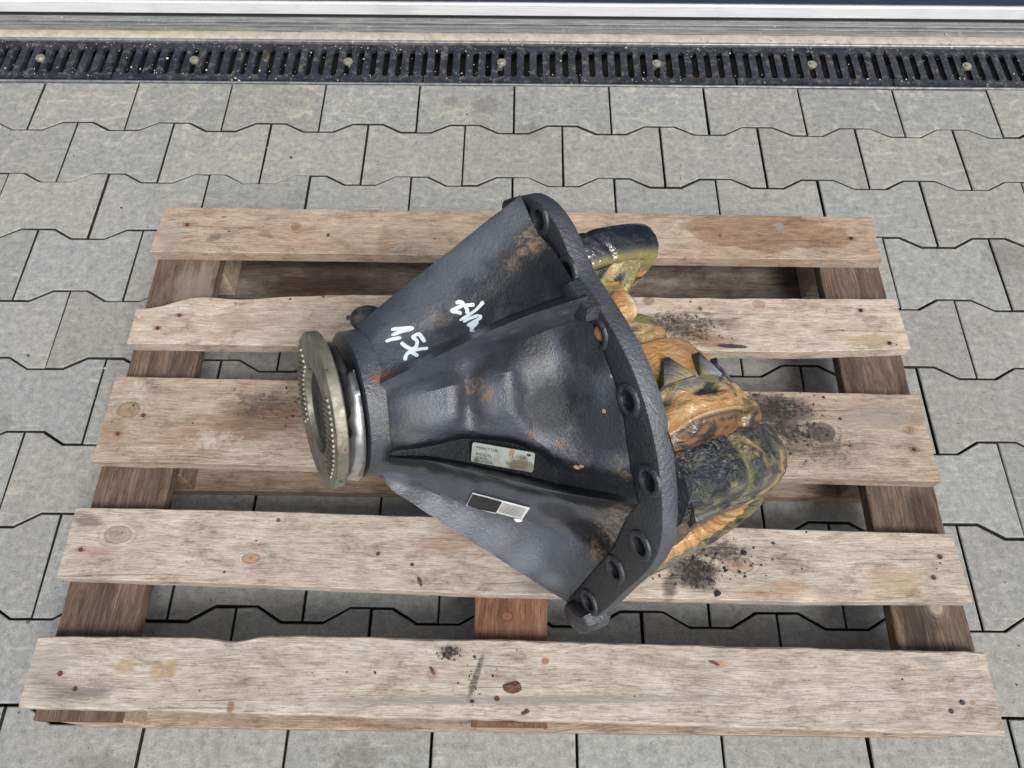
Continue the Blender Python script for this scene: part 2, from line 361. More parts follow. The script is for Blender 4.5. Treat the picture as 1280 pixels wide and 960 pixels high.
def grate_bm():
    bm = bmesh.new(); hw, y0, y1 = 0.1652, -0.0565, 0.0565
    def loop(pts):
        vs = [bm.verts.new((x, y, 0)) for x, y in pts]
        return [bm.edges.new((vs[i], vs[(i+1) % len(vs)])) for i in range(len(vs))]
    out = [(-hw, y0), (hw, y0), (hw, -.040), (hw-.0045, -.036), (hw-.0045, .036), (hw, .040), (hw, y1), (-hw, y1), (-hw, .040), (-hw+.0045, .036), (-hw+.0045, -.036), (-hw, -.040)]
    es = loop(out)
    for i in range(11):
        cx = (i-5)*0.0278; w, h = .0066, .0405
        pts = []
        for a in range(0, 181, 45): pts.append((cx+w*math.cos(R(a)), h-w+w*math.sin(R(a))))
        for a in range(180, 361, 45): pts.append((cx+w*math.cos(R(a)), -h+w+w*math.sin(R(a))))
        es += loop(pts)
    bmesh.ops.triangle_fill(bm, edges=es, use_beauty=True)
    bmesh.ops.recalc_face_normals(bm, faces=bm.faces)
    if bm.faces[:][0].normal.z < 0: bmesh.ops.reverse_faces(bm, faces=bm.faces)
    r = bmesh.ops.extrude_face_region(bm, geom=bm.faces[:])
    bmesh.ops.translate(bm, verts=[v for v in r['geom'] if isinstance(v, bmesh.types.BMVert)], vec=(0, 0, -0.008))
    # raised anti-slip studs and the small cast marks of the two rims
    rr = random.Random(2)
    def stud(x, y, r=.0030):
        m = 7; lo = [bm.verts.new((x+r*math.cos(i*2*math.pi/m), y+r*math.sin(i*2*math.pi/m), 0.0001)) for i in range(m)]
        hi = [bm.verts.new((x+.62*r*math.cos(i*2*math.pi/m), y+.62*r*math.sin(i*2*math.pi/m), .0017)) for i in range(m)]
        ce = bm.verts.new((x, y, .0006))
        for i in range(m):
            bm.faces.new((lo[i], lo[(i+1) % m], hi[(i+1) % m], hi[i])); bm.faces.new((hi[i], hi[(i+1) % m], ce))
    for i in range(12):
        cx = (i-5.5)*0.0278
        for y in (-.028, .028) if i % 2 else (-.030, .024, .0): stud(cx, y)
    for i in range(11):
        cx = (i-5)*0.0278
        stud(cx, .0475, .0026); stud(cx+.0139, -.0475, .0026)
    for sgn in (-1, 1):
        for i in range(16):
            x = .04*sgn + (i-8)*.0062; add_box(bm, x, x+rr.uniform(.002, .0045), sgn*.0445-.0024+sgn*.0085, sgn*.0445+.0024+sgn*.0085, 0.0001, .0011)
    return bm
ME_GRATE = mesh_from(grate_bm(), 'grate', M_GRATE)
b = bmesh.new(); bmesh.ops.create_cone(b, cap_ends=True, segments=16, radius1=.0105, radius2=.0098, depth=.004, matrix=Matrix.Translation((0, 0, .0012)))
bmesh.ops.create_cone(b, cap_ends=True, segments=6, radius1=.0060, radius2=.0056, depth=.003, matrix=Matrix.Translation((0, 0, .0046)))
add_box(b, -.004, .004, -.013, .013, -.010, -.0012)
ME_BOLT = mesh_from(b, 'grate_bolt', M_BOLT)
for k in range(-11, 12):
    g = bpy.data.objects.new('grate', ME_GRATE); link(g, dr); g.location = (-0.0275+0.3345*k+rnd.gauss(0, .0006), -0.0004+rnd.gauss(0, .0004), rnd.gauss(-.0006, .0006)); g.rotation_euler = (0, 0, rnd.gauss(0, .0015))
    bo = bpy.data.objects.new('bolt', ME_BOLT); link(bo, g); bo.location = (0.001, 0.002, 0); bo.rotation_euler = (0, 0, rnd.uniform(0, 3))

# ------------------------------------------------------------ threshold and door
M_MORTAR = mat_plain('mortar', (0.46, 0.41, 0.34), 0.95, 0, 0.28, 45, 0.9)
def wavy_strip(y0, y1, z, amp, seed, x0=-4.6, x1=4.6, n=700, thick=.03):
    bm = bmesh.new(); rings = []
    for i in range(n+1):
        x = x0+(x1-x0)*i/n
        a = amp*noise.noise(Vector((x*9, seed, 0)))+amp*.6*noise.noise(Vector((x*60, seed, 3))); b_ = amp*noise.noise(Vector((x*9, seed+5, 0)))+amp*.6*noise.noise(Vector((x*50, seed+5, 3)))
        zz = .0012*noise.noise(Vector((x*35, seed, 9)))
        rings.append([(x, y0+a, z-thick), (x, y0+a, z-.002), (x, y0+a+.004, z+zz), (x, (y0+y1)/2, z+zz+.001*noise.noise(Vector((x*80, 1, 9)))), (x, y1+b_-.003, z-zz), (x, y1+b_, z-.002), (x, y1+b_, z-thick)])
    add_loft(bm, rings); return bm
o = obj('mortar_joint', wavy_strip(.1230, .1500, .0025, .0016, 2.0), M_MORTAR, smooth=True); tag(o, 'pale sandy mortar joint between the drain and the door threshold', 'mortar', None, 'structure')
def mat_sill():
    k = NM('dirty_steel_sill'); g = k.n.new('ShaderNodeNewGeometry').outputs['Position']
    w = k.noise(k.mapping(g, scale=(2, 40, 1)), 6, 5, 0.65); n = k.noise(g, 60, 6, 0.7); n2 = k.noise(g, 300, 3, 0.6)
    c = k.mix(k.step(w, 0.35, 0.7), (0.13, 0.137, 0.145), (0.27, 0.275, 0.275))
    c = k.mix(k.math('MULTIPLY', k.step(n, 0.52, 0.72), 0.6), c, (0.36, 0.34, 0.29))
    c = k.mix(k.math('MULTIPLY', k.step(n2, 0.64, 0.74), 0.5), c, (0.5, 0.47, 0.42))
    return k.out(c, 0.62, 0.2, k.bump(n, 0.3, 0.001))
M_SILL = mat_sill()
M_RUB = mat_plain('black_rubber', (0.02, 0.021, 0.024), 0.6, 0, 0.3, 60, 0.2)
o = empty('door_threshold', (0, .17, 0)); tag(o, 'dirty grey steel threshold with ridges below the garage door', 'threshold')
obj('sill_plate', box_bm(X0, X1, .1515, .1965, -.02, .0015, .0006), M_SILL, o)
obj('sill_ridge', box_bm(X0, X1, .1640, .1668, .0016, .0042, .0010), M_SILL, o)
obj('sill_ridge', box_bm(X0, X1, .1745, .1790, .0016, .0058, .0012), M_SILL, o)
obj('sill_slab', box_bm(X0, X1, .1970, .60, -.02, .0008), M_CHAN, o)
def mat_alu():
    k = NM('mill_aluminium'); g = k.n.new('ShaderNodeNewGeometry').outputs['Position']
    w = k.noise(k.mapping(g, scale=(1.5, 1, 60)), 5, 4, 0.6); n = k.noise(g, 130, 4, 0.7); n3 = k.noise(g, 9, 3, 0.5)
    c = k.mix(k.step(w, 0.3, 0.7), (0.80, 0.81, 0.83), (0.68, 0.69, 0.71))
    c = k.mix(k.math('MULTIPLY', k.step(n, 0.60, 0.72), 0.5), c, (0.30, 0.29, 0.27))
    c = k.mix(k.math('MULTIPLY', k.step(n3, 0.5, 0.7), 0.25), c, (0.36, 0.36, 0.37))
    return k.out(c, 0.45, 0.1, k.bump(n, 0.15, 0.0006))
M_ALU = mat_alu()
M_DOOR = mat_plain('blue_door_paint', (0.018, 0.032, 0.075), 0.35, 0, 0.2, 5, 0.05)
d = empty('garage_door', (0, .22, 0)); tag(d, 'dark blue sectional garage door closed above its pale aluminium bottom rail', 'door')
obj('rubber_seal', box_bm(-3, 3, .2010, .2300, .0012, .0055, .001), M_RUB, d)
obj('bottom_rail', box_bm(-3, 3, .2000, .2350, .0058, .0345, .0015), M_ALU, d)
for i in range(5):
    z0 = .0375+i*.5
    q = obj('door_panel', box_bm(-3, 3, .2030, .2400, z0, z0+.497, .003), M_DOOR, d)
    obj('panel_rib', box_bm(-3, 3, .2005, .2026, z0+.15, z0+.20, .001), M_DOOR, q); obj('panel_rib', box_bm(-3, 3, .2005, .2026, z0+.30, z0+.35, .001), M_DOOR, q)

# ------------------------------------------------------------ pallet
MARKS_1 = (
    ('wet', 0.417, 0.007, 0.1491, 0.0391, -0.03, (0.5, 0.34, 0.22), 0.95), ('knot', -0.368, 0.009, 0.0067, 0.0068, 0.0, (0.23, 0.12, 0.06), 0.8),
    ('stain', -0.55, 0.01, 0.0094, 0.0068, 0.0, (0.16, 0.065, 0.03), 0.6), ('spot', -0.5, -0.016, 0.0159, 0.0083, 0.44, (0.12, 0.1, 0.09), 0.6),
    ('spot', -0.492, 0.028, 0.0054, 0.0034, 0.0, (0.16, 0.065, 0.03), 0.6), ('spot', 0.441, 0.019, 0.008, 0.0102, 0.0, (0.22, 0.205, 0.19), 0.8),
    ('stain', 0.556, -0.005, 0.0093, 0.0067, 0.0, (0.16, 0.065, 0.03), 0.6), ('stain', -0.218, -0.017, 0.0119, 0.0334, 0.0, (0.2, 0.115, 0.062), 0.35),
    ('spot', -0.312, -0.008, 0.0033, 0.0042, 0.0, (0.03, 0.026, 0.024), 0.9), ('spot', 0.339, -0.001, 0.004, 0.005, 0.0, (0.16, 0.065, 0.03), 0.9),
    ('stain', -0.576, -0.022, 0.0238, 0.0367, 0.0, (0.22, 0.205, 0.19), 0.5))
MARKS_2 = (
    ('stain', 0.288, -0.028, 0.0469, 0.0203, -0.17, (0.2, 0.115, 0.062), 0.75), ('spot', 0.33, -0.04, 0.027, 0.0043, -0.05, (0.03, 0.026, 0.024), 0.9),
    ('dirt', 0.253, -0.005, 0.112, 0.0446, 0.0, (0.03, 0.026, 0.024), 0.8), ('stain', -0.53, 0.006, 0.0088, 0.0059, 0.0, (0.16, 0.065, 0.03), 0.6),
    ('stain', -0.559, -0.018, 0.0087, 0.0058, 0.0, (0.16, 0.065, 0.03), 0.6), ('stain', 0.54, 0.028, 0.0088, 0.006, 0.0, (0.16, 0.065, 0.03), 0.6),
    ('stain', 0.573, -0.032, 0.0086, 0.0057, 0.0, (0.16, 0.065, 0.03), 0.6), ('stain', 0.541, -0.026, 0.0493, 0.013, 0.0, (0.3, 0.21, 0.09), 0.6),
    ('knot', 0.381, 0.038, 0.0088, 0.0076, 0.0, (0.23, 0.12, 0.06), 0.6), ('spot', -0.265, 0.005, 0.0038, 0.0059, 0.0, (0.03, 0.026, 0.024), 0.9),
    ('stain', -0.241, 0.018, 0.0176, 0.012, 0.0, (0.2, 0.115, 0.062), 0.8), ('stain', -0.433, -0.002, 0.0563, 0.0237, 0.0, (0.2, 0.115, 0.062), 0.28),
    ('spot', 0.288, 0.028, 0.0038, 0.0045, 0.0, (0.03, 0.026, 0.024), 0.8), ('stain', 0.207, 0.042, 0.0101, 0.0106, 0.0, (0.03, 0.026, 0.024), 0.6))
MARKS_3 = (
    ('stain', -0.362, 0.013, 0.0879, 0.0447, 0.0, (0.13, 0.075, 0.045), 0.85), ('dirt', -0.371, 0.033, 0.0709, 0.04, 0.0, (0.03, 0.026, 0.024), 0.45),
    ('stain', -0.455, -0.02, 0.0694, 0.0319, 0.0, (0.2, 0.115, 0.062), 0.5), ('knot', -0.569, 0.021, 0.0153, 0.0118, 0.0, (0.26, 0.17, 0.1), 0.7),
    ('stain', -0.545, 0.012, 0.0082, 0.0052, 0.0, (0.16, 0.065, 0.03), 0.6), ('stain', -0.575, -0.018, 0.0081, 0.0051, 0.0, (0.16, 0.065, 0.03), 0.6),
    ('pale', -0.436, -0.026, 0.0692, 0.0304, 0.0, (0.6, 0.57, 0.53), 0.6), ('pale', -0.562, 0.05, 0.0262, 0.0269, 0.0, (0.6, 0.57, 0.53), 0.6),
    ('stain', -0.585, -0.009, 0.0233, 0.0361, 0.0, (0.2, 0.115, 0.062), 0.55), ('stain', 0.377, 0.029, 0.0705, 0.0317, 0.0, (0.03, 0.026, 0.024), 0.8),
    ('dirt', 0.378, 0.033, 0.0882, 0.0399, 0.0, (0.03, 0.026, 0.024), 1.0), ('knot', 0.445, -0.003, 0.0174, 0.0141, 0.0, (0.035, 0.026, 0.022), 0.95),
    ('dirt', 0.396, -0.003, 0.0696, 0.0283, 0.0, (0.03, 0.026, 0.024), 0.9), ('dirt', 0.422, -0.022, 0.1265, 0.0576, 0.0, (0.03, 0.026, 0.024), 0.5),
    ('stain', 0.329, -0.029, 0.0574, 0.0443, 0.0, (0.2, 0.115, 0.062), 0.5), ('knot', 0.573, 0.001, 0.0058, 0.0051, 0.0, (0.23, 0.12, 0.06), 0.7),
    ('knot', 0.573, -0.029, 0.0069, 0.005, 0.0, (0.23, 0.12, 0.06), 0.7), ('stain', 0.535, 0.024, 0.0586, 0.0262, 0.0, (0.22, 0.205, 0.19), 0.6))
MARKS_4 = (
    ('knot', -0.349, -0.01, 0.0107, 0.0065, 0.0, (0.34, 0.17, 0.09), 0.9), ('knot', -0.535, 0.02, 0.0174, 0.0112, 0.0, (0.25, 0.19, 0.13), 0.55),
    ('stain', -0.583, 0.04, 0.0285, 0.0114, -0.35, (0.1, 0.08, 0.07), 0.75), ('stain', -0.559, -0.004, 0.0323, 0.0087, 0.0, (0.2, 0.115, 0.062), 0.45),
    ('stain', -0.58, -0.001, 0.0075, 0.0044, 0.0, (0.16, 0.065, 0.03), 0.6), ('knot', 0.305, -0.012, 0.0171, 0.0097, 0.0, (0.33, 0.19, 0.13), 0.8),
    ('stain', 0.365, -0.041, 0.0316, 0.0084, -0.09, (0.36, 0.19, 0.085), 0.55), ('stain', 0.504, -0.032, 0.0507, 0.0213, 0.0, (0.3, 0.21, 0.09), 0.5),
    ('stain', 0.327, -0.049, 0.063, 0.0052, 0.0, (0.36, 0.19, 0.085), 0.4), ('stain', 0.575, 0.003, 0.0075, 0.0044, 0.0, (0.16, 0.065, 0.03), 0.6),
    ('stain', 0.56, -0.025, 0.0074, 0.0043, 0.0, (0.16, 0.065, 0.03), 0.6), ('stain', 0.238, -0.023, 0.0383, 0.0259, 0.0, (0.03, 0.026, 0.024), 0.75),
    ('dirt', 0.244, -0.018, 0.0554, 0.0414, 0.0, (0.03, 0.026, 0.024), 1.0), ('stain', 0.21, -0.043, 0.0126, 0.0169, 0.0, (0.03, 0.026, 0.024), 0.8),
    ('dirt', 0.281, 0.006, 0.0646, 0.0333, 0.0, (0.03, 0.026, 0.024), 0.7), ('spot', 0.313, 0.005, 0.0043, 0.0044, 0.0, (0.03, 0.026, 0.024), 0.95),
    ('stain', -0.059, 0.021, 0.0977, 0.0179, 0.21, (0.2, 0.115, 0.062), 0.55), ('stain', 0.054, -0.045, 0.0632, 0.0084, 0.0, (0.22, 0.205, 0.19), 0.6),
    ('spot', -0.179, -0.002, 0.0032, 0.0033, 0.0, (0.03, 0.026, 0.024), 0.9), ('spot', -0.132, -0.016, 0.0032, 0.0032, 0.0, (0.03, 0.026, 0.024), 0.9),
    ('spot', -0.32, 0.043, 0.0033, 0.0034, 0.0, (0.03, 0.026, 0.024), 0.8), ('spot', -0.381, -0.029, 0.0021, 0.0021, 0.0, (0.03, 0.026, 0.024), 0.9))
MARKS_5 = (
    ('stain', -0.562, 0.002, 0.007, 0.0038, 0.0, (0.16, 0.065, 0.03), 0.6), ('stain', -0.538, -0.016, 0.007, 0.0037, 0.0, (0.16, 0.065, 0.03), 0.6),
    ('stain', -0.481, 0.012, 0.0161, 0.0115, 0.0, (0.3, 0.21, 0.09), 0.7), ('stain', -0.44, 0.003, 0.014, 0.0133, 0.0, (0.3, 0.21, 0.09), 0.65),
    ('stain', -0.423, 0.009, 0.008, 0.0134, 0.0, (0.3, 0.21, 0.09), 0.7), ('stain', -0.536, -0.02, 0.0546, 0.0112, 0.0, (0.1, 0.09, 0.085), 0.7),
    ('stain', -0.341, -0.035, 0.0059, 0.011, 0.0, (0.2, 0.115, 0.062), 0.9), ('dirt', -0.074, 0.034, 0.0264, 0.0157, 0.0, (0.03, 0.026, 0.024), 1.0),
    ('stain', -0.041, 0.001, 0.005, 0.0345, -0.3, (0.03, 0.026, 0.024), 0.75), ('spot', 0.047, 0.024, 0.0061, 0.0048, 0.0, (0.27, 0.11, 0.05), 0.8),
    ('stain', -0.013, -0.021, 0.0069, 0.0037, 0.0, (0.16, 0.065, 0.03), 0.6), ('stain', 0.005, -0.022, 0.3262, 0.0065, 0.02, (0.22, 0.205, 0.19), 0.8),
    ('stain', 0.267, 0.023, 0.0141, 0.0029, -0.26, (0.42, 0.22, 0.1), 0.8), ('stain', -0.095, 0.007, 0.008, 0.0095, 0.0, (0.2, 0.115, 0.062), 0.6),
    ('stain', 0.53, 0.028, 0.0222, 0.0058, -0.26, (0.22, 0.205, 0.19), 0.7), ('stain', 0.561, -0.018, 0.0069, 0.0037, 0.0, (0.16, 0.065, 0.03), 0.6),
    ('spot', 0.574, -0.018, 0.0039, 0.0032, 0.0, (0.2, 0.115, 0.062), 0.6), ('spot', 0.493, 0.008, 0.002, 0.0019, 0.0, (0.03, 0.026, 0.024), 0.9),
    ('stain', -0.58, 0.013, 0.0303, 0.034, 0.0, (0.22, 0.205, 0.19), 0.5), ('stain', 0.187, 0.024, 0.0404, 0.0077, 0.0, (0.2, 0.115, 0.062), 0.3),
    ('spot', 0.109, -0.071, 0.001, 0.0009, 0.0, (0.03, 0.026, 0.024), 0.1))
NAILS = {1: [(-0.5502, 0.0105, 0), (0.5557, -0.0047, 1)], 2: [(-0.5302, 0.0058, 0), (-0.5589, -0.0181, 0), (0.5401, 0.0276, 1), (0.5728, -0.0318, 1)], 3: [(-0.5448, 0.0123, 0), (-0.5751, -0.0176, 0), (0.5731, -0.0287, 0)], 4: [(-0.5798, -0.0014, 0), (0.5753, 0.0028, 0), (0.5602, -0.0253, 0)], 5: [(-0.5617, 0.0017, 0), (-0.5378, -0.0158, 0), (0.5450, -0.0284, 1), (0.5613, -0.0182, 1), (-0.0133, -0.0206, 0)], }

PALX, PALY = 0.01, -0.875
pal = empty('wooden_pallet', (PALX, PALY, 0)); tag(pal, 'weathered wooden pallet with five deck boards carrying the axle differential', 'pallet')
def lerp_poly(pts, x):
    if x <= pts[0][0]: return pts[0][1]
    for (a, ya), (b, yb) in zip(pts[:-1], pts[1:]):
        if x <= b: return ya+(yb-ya)*(x-a)/(b-a)
    return pts[-1][1]
def board(name, cx, cy, x0, x1, back, front, z0, z1, mat, seed, parent, n=60, rough=.0007, cup=0.0006, chip=0.0012, skew0=0.0, skew1=0.0):
    """a sawn board running along x; back / front are edge polylines (x, y) in world space"""
    bm = bmesh.new(); rings = []
    N_ = lambda a, b, c: noise.noise(Vector((a, b+seed*7.3, c)))
    for i in range(n+1):
        t = i/n; x = x0+(x1-x0)*t
        yb = lerp_poly(back, x)+rough*(N_(x*22, 0, 0)+.7*N_(x*90, 0, 1)); yf = lerp_poly(front, x)+rough*(N_(x*22, 4, 0)+.7*N_(x*90, 4, 1))
        zz = z1+.0005*N_(x*4, 8, 0); c1 = chip*(1+.9*N_(x*40, 9, 0)); c2 = chip*(1+.9*N_(x*40, 9, 4))
        W = yb-yf; sk = lambda y: (skew0*(1-t)+skew1*t)*(y-(yb+yf)/2)
        prof = [(yb, z0), (yb, zz-c1), (yb-c1, zz)]
        for f in (.25, .5, .75): prof.append((yb-W*f, zz-cup*(1-abs(2*f-1))+.0004*N_(x*30, f*40, 2)))
        prof += [(yf+c2, zz), (yf, zz-c2), (yf, z0)]
        rings.append([(x+sk(y)-cx, y-cy, z-z1) for y, z in prof])
    add_loft(bm, rings)
    o = obj(name, bm, mat, None, recalc=True); o.parent = parent; o.location = Vector((cx, cy, z1))-parent.location
    smooth_by_angle(o, 32)
    return o
W1 = mat_wood('pallet_board_back', (0.42, 0.325, 0.25), (0.33, 0.24, 0.175), 1, MARKS_1, 0.45, 0.45)
W2 = mat_wood('pallet_board_second', (0.50, 0.42, 0.355), (0.41, 0.33, 0.265), 2, MARKS_2, 0.30, 0.30)
W3 = mat_wood('pallet_board_wide', (0.40, 0.325, 0.262), (0.31, 0.235, 0.18), 3, MARKS_3, 0.45, 0.50)
W4 = mat_wood('pallet_board_fourth', (0.47, 0.41, 0.355), (0.38, 0.32, 0.262), 4, MARKS_4, 0.50, 0.35)
W5 = mat_wood('pallet_board_front', (0.46, 0.41, 0.365), (0.37, 0.325, 0.28), 5, MARKS_5, 0.60, 0.40)
T, B = .144, .122
deck = {
 1: (board('deck_board', .008, -.521, -.590, .6055, [(-.6, -.472), (0, -.475), (.61, -.480)], [(-.6, -.566), (0, -.568), (.61, -.569)], B, T, W1, 1, pal, skew0=.05, skew1=-.01), .008, -.521),
 2: (board('deck_board', .012, -.695, -.588, .6135, [(-.6, -.678), (-.560, -.675), (-.535, -.668), (-.514, -.657), (-.489, -.654), (-.428, -.658), (-.358, -.652), (-.251, -.647), (.244, -.647), (.62, -.645)], [(-.6, -.741), (.445, -.744), (.62, -.735)], B, T, W2, 2, pal, skew1=-.04), .012, -.695),
 3: (board('deck_board', .010, -.875, -.591, .609, [(-.6, -.798), (.61, -.815)], [(-.6, -.935), (.61, -.952)], B, T, W3, 3, pal, n=80), .010, -.875),
 4: (board('deck_board', .007, -1.062, -.595, .608, [(-.6, -1.004), (-.368, -1.006), (-.168, -1.010), (.401, -1.024), (.61, -1.027)], [(-.6, -1.101), (-.35, -1.107), (-.033, -1.116), (.385, -1.121), (.61, -1.118)], B, T, W4, 4, pal, skew1=-.05), .007, -1.062),
 5: (board('deck_board', .005, -1.223, -.597, .6095, [(-.6, -1.176), (-.39, -1.176), (-.338, -1.179), (-.312, -1.173), (-.298, -1.1715), (-.216, -1.172), (.01, -1.174), (.275, -1.178), (.61, -1.181)], [(-.6, -1.261), (.011, -1.268), (.61, -1.278)], B, T, W5, 5, pal, n=90, rough=.0010, chip=.002), .005, -1.223)}
DW = (0.20, 0.125, 0.085)
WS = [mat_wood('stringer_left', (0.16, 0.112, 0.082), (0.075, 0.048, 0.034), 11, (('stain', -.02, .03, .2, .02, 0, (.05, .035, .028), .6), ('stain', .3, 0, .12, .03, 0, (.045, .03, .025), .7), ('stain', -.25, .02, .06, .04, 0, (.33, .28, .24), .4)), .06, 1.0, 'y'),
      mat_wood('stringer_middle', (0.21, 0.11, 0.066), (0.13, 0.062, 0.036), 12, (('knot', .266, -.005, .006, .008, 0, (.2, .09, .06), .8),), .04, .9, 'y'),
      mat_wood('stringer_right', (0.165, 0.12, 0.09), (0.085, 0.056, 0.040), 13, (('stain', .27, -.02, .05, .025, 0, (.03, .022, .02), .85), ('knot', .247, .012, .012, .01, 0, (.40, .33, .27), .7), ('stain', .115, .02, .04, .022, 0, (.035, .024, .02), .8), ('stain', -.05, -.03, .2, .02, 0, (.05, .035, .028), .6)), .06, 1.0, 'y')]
def cross_board(name, x0, x1, y0, y1, z0, z1, mat, seed, parent):
    bm = bmesh.new(); rings = []; n = 50; cx, cy = (x0+x1)/2, (y0+y1)/2
    for i in range(n+1):
        y = y0+(y1-y0)*i/n; a = .0012*noise.noise(Vector((y*14, seed, 0)))+.0006*noise.noise(Vector((y*80, seed, 0))); b_ = .0012*noise.noise(Vector((y*14, seed+4, 0)))+.0006*noise.noise(Vector((y*80, seed+3, 0)))
        c = .0015*(1+.8*noise.noise(Vector((y*40, seed, 7))))
        rings.append([(x-cx, y-cy, z-z1) for x, z in ((x0+a, z0), (x0+a, z1-c), (x0+a+c, z1), (cx, z1), (x1+b_-c, z1), (x1+b_, z1-c), (x1+b_, z0))])
    add_loft(bm, rings); o = obj(name, bm, mat); o.parent = parent; o.location = Vector((cx, cy, z1))-parent.location; smooth_by_angle(o, 32)
    return o
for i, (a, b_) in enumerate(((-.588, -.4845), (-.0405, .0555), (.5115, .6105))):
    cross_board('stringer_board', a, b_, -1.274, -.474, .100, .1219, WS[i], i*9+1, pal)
WB = mat_wood('bottom_board_wood', (0.30, 0.225, 0.165), (0.20, 0.14, 0.10), 21, (), .5, .8)
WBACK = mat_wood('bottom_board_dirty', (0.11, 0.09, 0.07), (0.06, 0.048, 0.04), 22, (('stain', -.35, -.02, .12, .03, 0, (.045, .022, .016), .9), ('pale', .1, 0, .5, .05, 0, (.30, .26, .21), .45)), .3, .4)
WFR = mat_wood('bottom_board_front', (0.36, 0.285, 0.22), (0.23, 0.17, 0.125), 23, (), .6, .8)
for nm, yb, yf, m, x0, x1, sd_ in (('bottom_board', -.474, -.574, WBACK, -.59, .61, 31), ('bottom_board', -.795, -.934, WB, -.592, .605, 32), ('bottom_board', -1.176, -1.2735, WFR, -.575, .600, 33)):
    board(nm, .01, (yb+yf)/2, x0, x1, [(-1, yb), (1, yb)], [(-1, yf), (1, yf)], 0.0012, .022, m, sd_, pal, n=40)
WK = mat_wood('block_wood', (0.46, 0.36, 0.27), (0.36, 0.26, 0.18), 41, (), .35, .6)
WK2 = mat_wood('block_end_grain', (0.30, 0.215, 0.15), (0.22, 0.15, 0.10), 42, (), .35, .7, 'y')
for x, hx in ((-.535, .046), (.0075, .046), (.560, .046)):
    for y, hy in ((-.523, .047), (-.868, .065), (-1.226, .046)):
        bm = bmesh.new(); add_box(bm, -hx, hx, -hy, hy, -.0389, .0389, .002)
        o = obj('block', bm, WK if y != -.868 else WK2); o.parent = pal; o.location = Vector((x, y, .0611))-pal.location
# nails
M_NAIL = mat_plain('rusty_nail', (0.13, 0.055, 0.03), 0.8, 0.3, 0.5, 200, 0.4)
M_NAILD = mat_plain('dark_nail', (0.045, 0.04, 0.038), 0.6, 0.5, 0.5, 200, 0.4)
for kx, lst in NAILS.items():
    bo, cx, cy = deck[kx]
    for i, (x, y, t) in enumerate(lst):
        bm = bmesh.new(); bmesh.ops.create_cone(bm, cap_ends=True, segments=10, radius1=.0034, radius2=.0028, depth=.0020)
        o = obj('nail', bm, M_NAILD if t else M_NAIL); o.parent = bo; o.location = (x, y, -.0002); o.rotation_euler = (rnd.uniform(-.15, .15), rnd.uniform(-.15, .15), 0)
# ------------------------------------------------------------ axle differential
# its frame: origin DC on the face of the mounting flange, DA towards the pinion, DU up in the flange plane, DV towards the near side
DC = Vector((.022, -.951, .377))
DA = Vector((-0.86385159, -0.43880715, 0.24740396)); DU = Vector((0.22057752, 0.11204586, 0.96891242)); DV = Vector((0.45288629, -0.89156829, 0.0))
PA = Vector((-0.8900, -0.3421, 0.3012)); PU = Vector((0.2812, 0.1081, 0.9535)); PV = Vector((0.3588, -0.9334, 0.0)); PP = Vector((-0.1959, -0.9996, 0.4525))
def W(a, b, s): return DC+DU*a+DV*b+DA*s
def PW(r, ang, k): return PP-PA*k+PU*(r*math.cos(ang))+PV*(r*math.sin(ang))
def VW(ac, sc, r, phi, b): return W(ac+r*math.cos(phi), b, sc-r*math.sin(phi))
AWAY = (-.81, -.40, -.42)

def mat_cast(name='cast_iron_paint', dirty=1.0, base=(.035, .041, .051), rough=.37):
    k = NM(name); p = k.n.new('ShaderNodeNewGeometry').outputs['Position']
    n = k.noise(p, 45, 6, 0.65); n2 = k.noise(p, 9, 4, 0.6); fine = k.noise(p, 520, 3, 0.6); pit = k.noise(p, 170, 4, 0.65)
    c = k.mix(k.step(n2, 0.35, 0.68), base, tuple(q*1.9 for q in base))
    dust = k.math('MULTIPLY', k.step(n, 0.48, 0.75), k.step(k.noise(k.mapping(p, (3, 1, 2)), 14, 5, 0.7), 0.42, 0.66))
    c = k.mix(k.math('MULTIPLY', dust, 0.55*dirty), c, (0.16, 0.14, 0.115))
    speck = k.step(k.noise(p, 260, 2, 0.5), 0.70, 0.76)
    c = k.mix(k.math('MULTIPLY', speck, 0.6*dirty), c, (0.24, 0.20, 0.15))
    ro = k.math('ADD', rough-.08, k.math('MULTIPLY', k.step(n, 0.3, 0.75), 0.22))
    h = k.math('ADD', k.math('MULTIPLY', fine, 0.5), k.math('MULTIPLY', pit, 1.0))
    return k, p, c, ro, h, n, pit
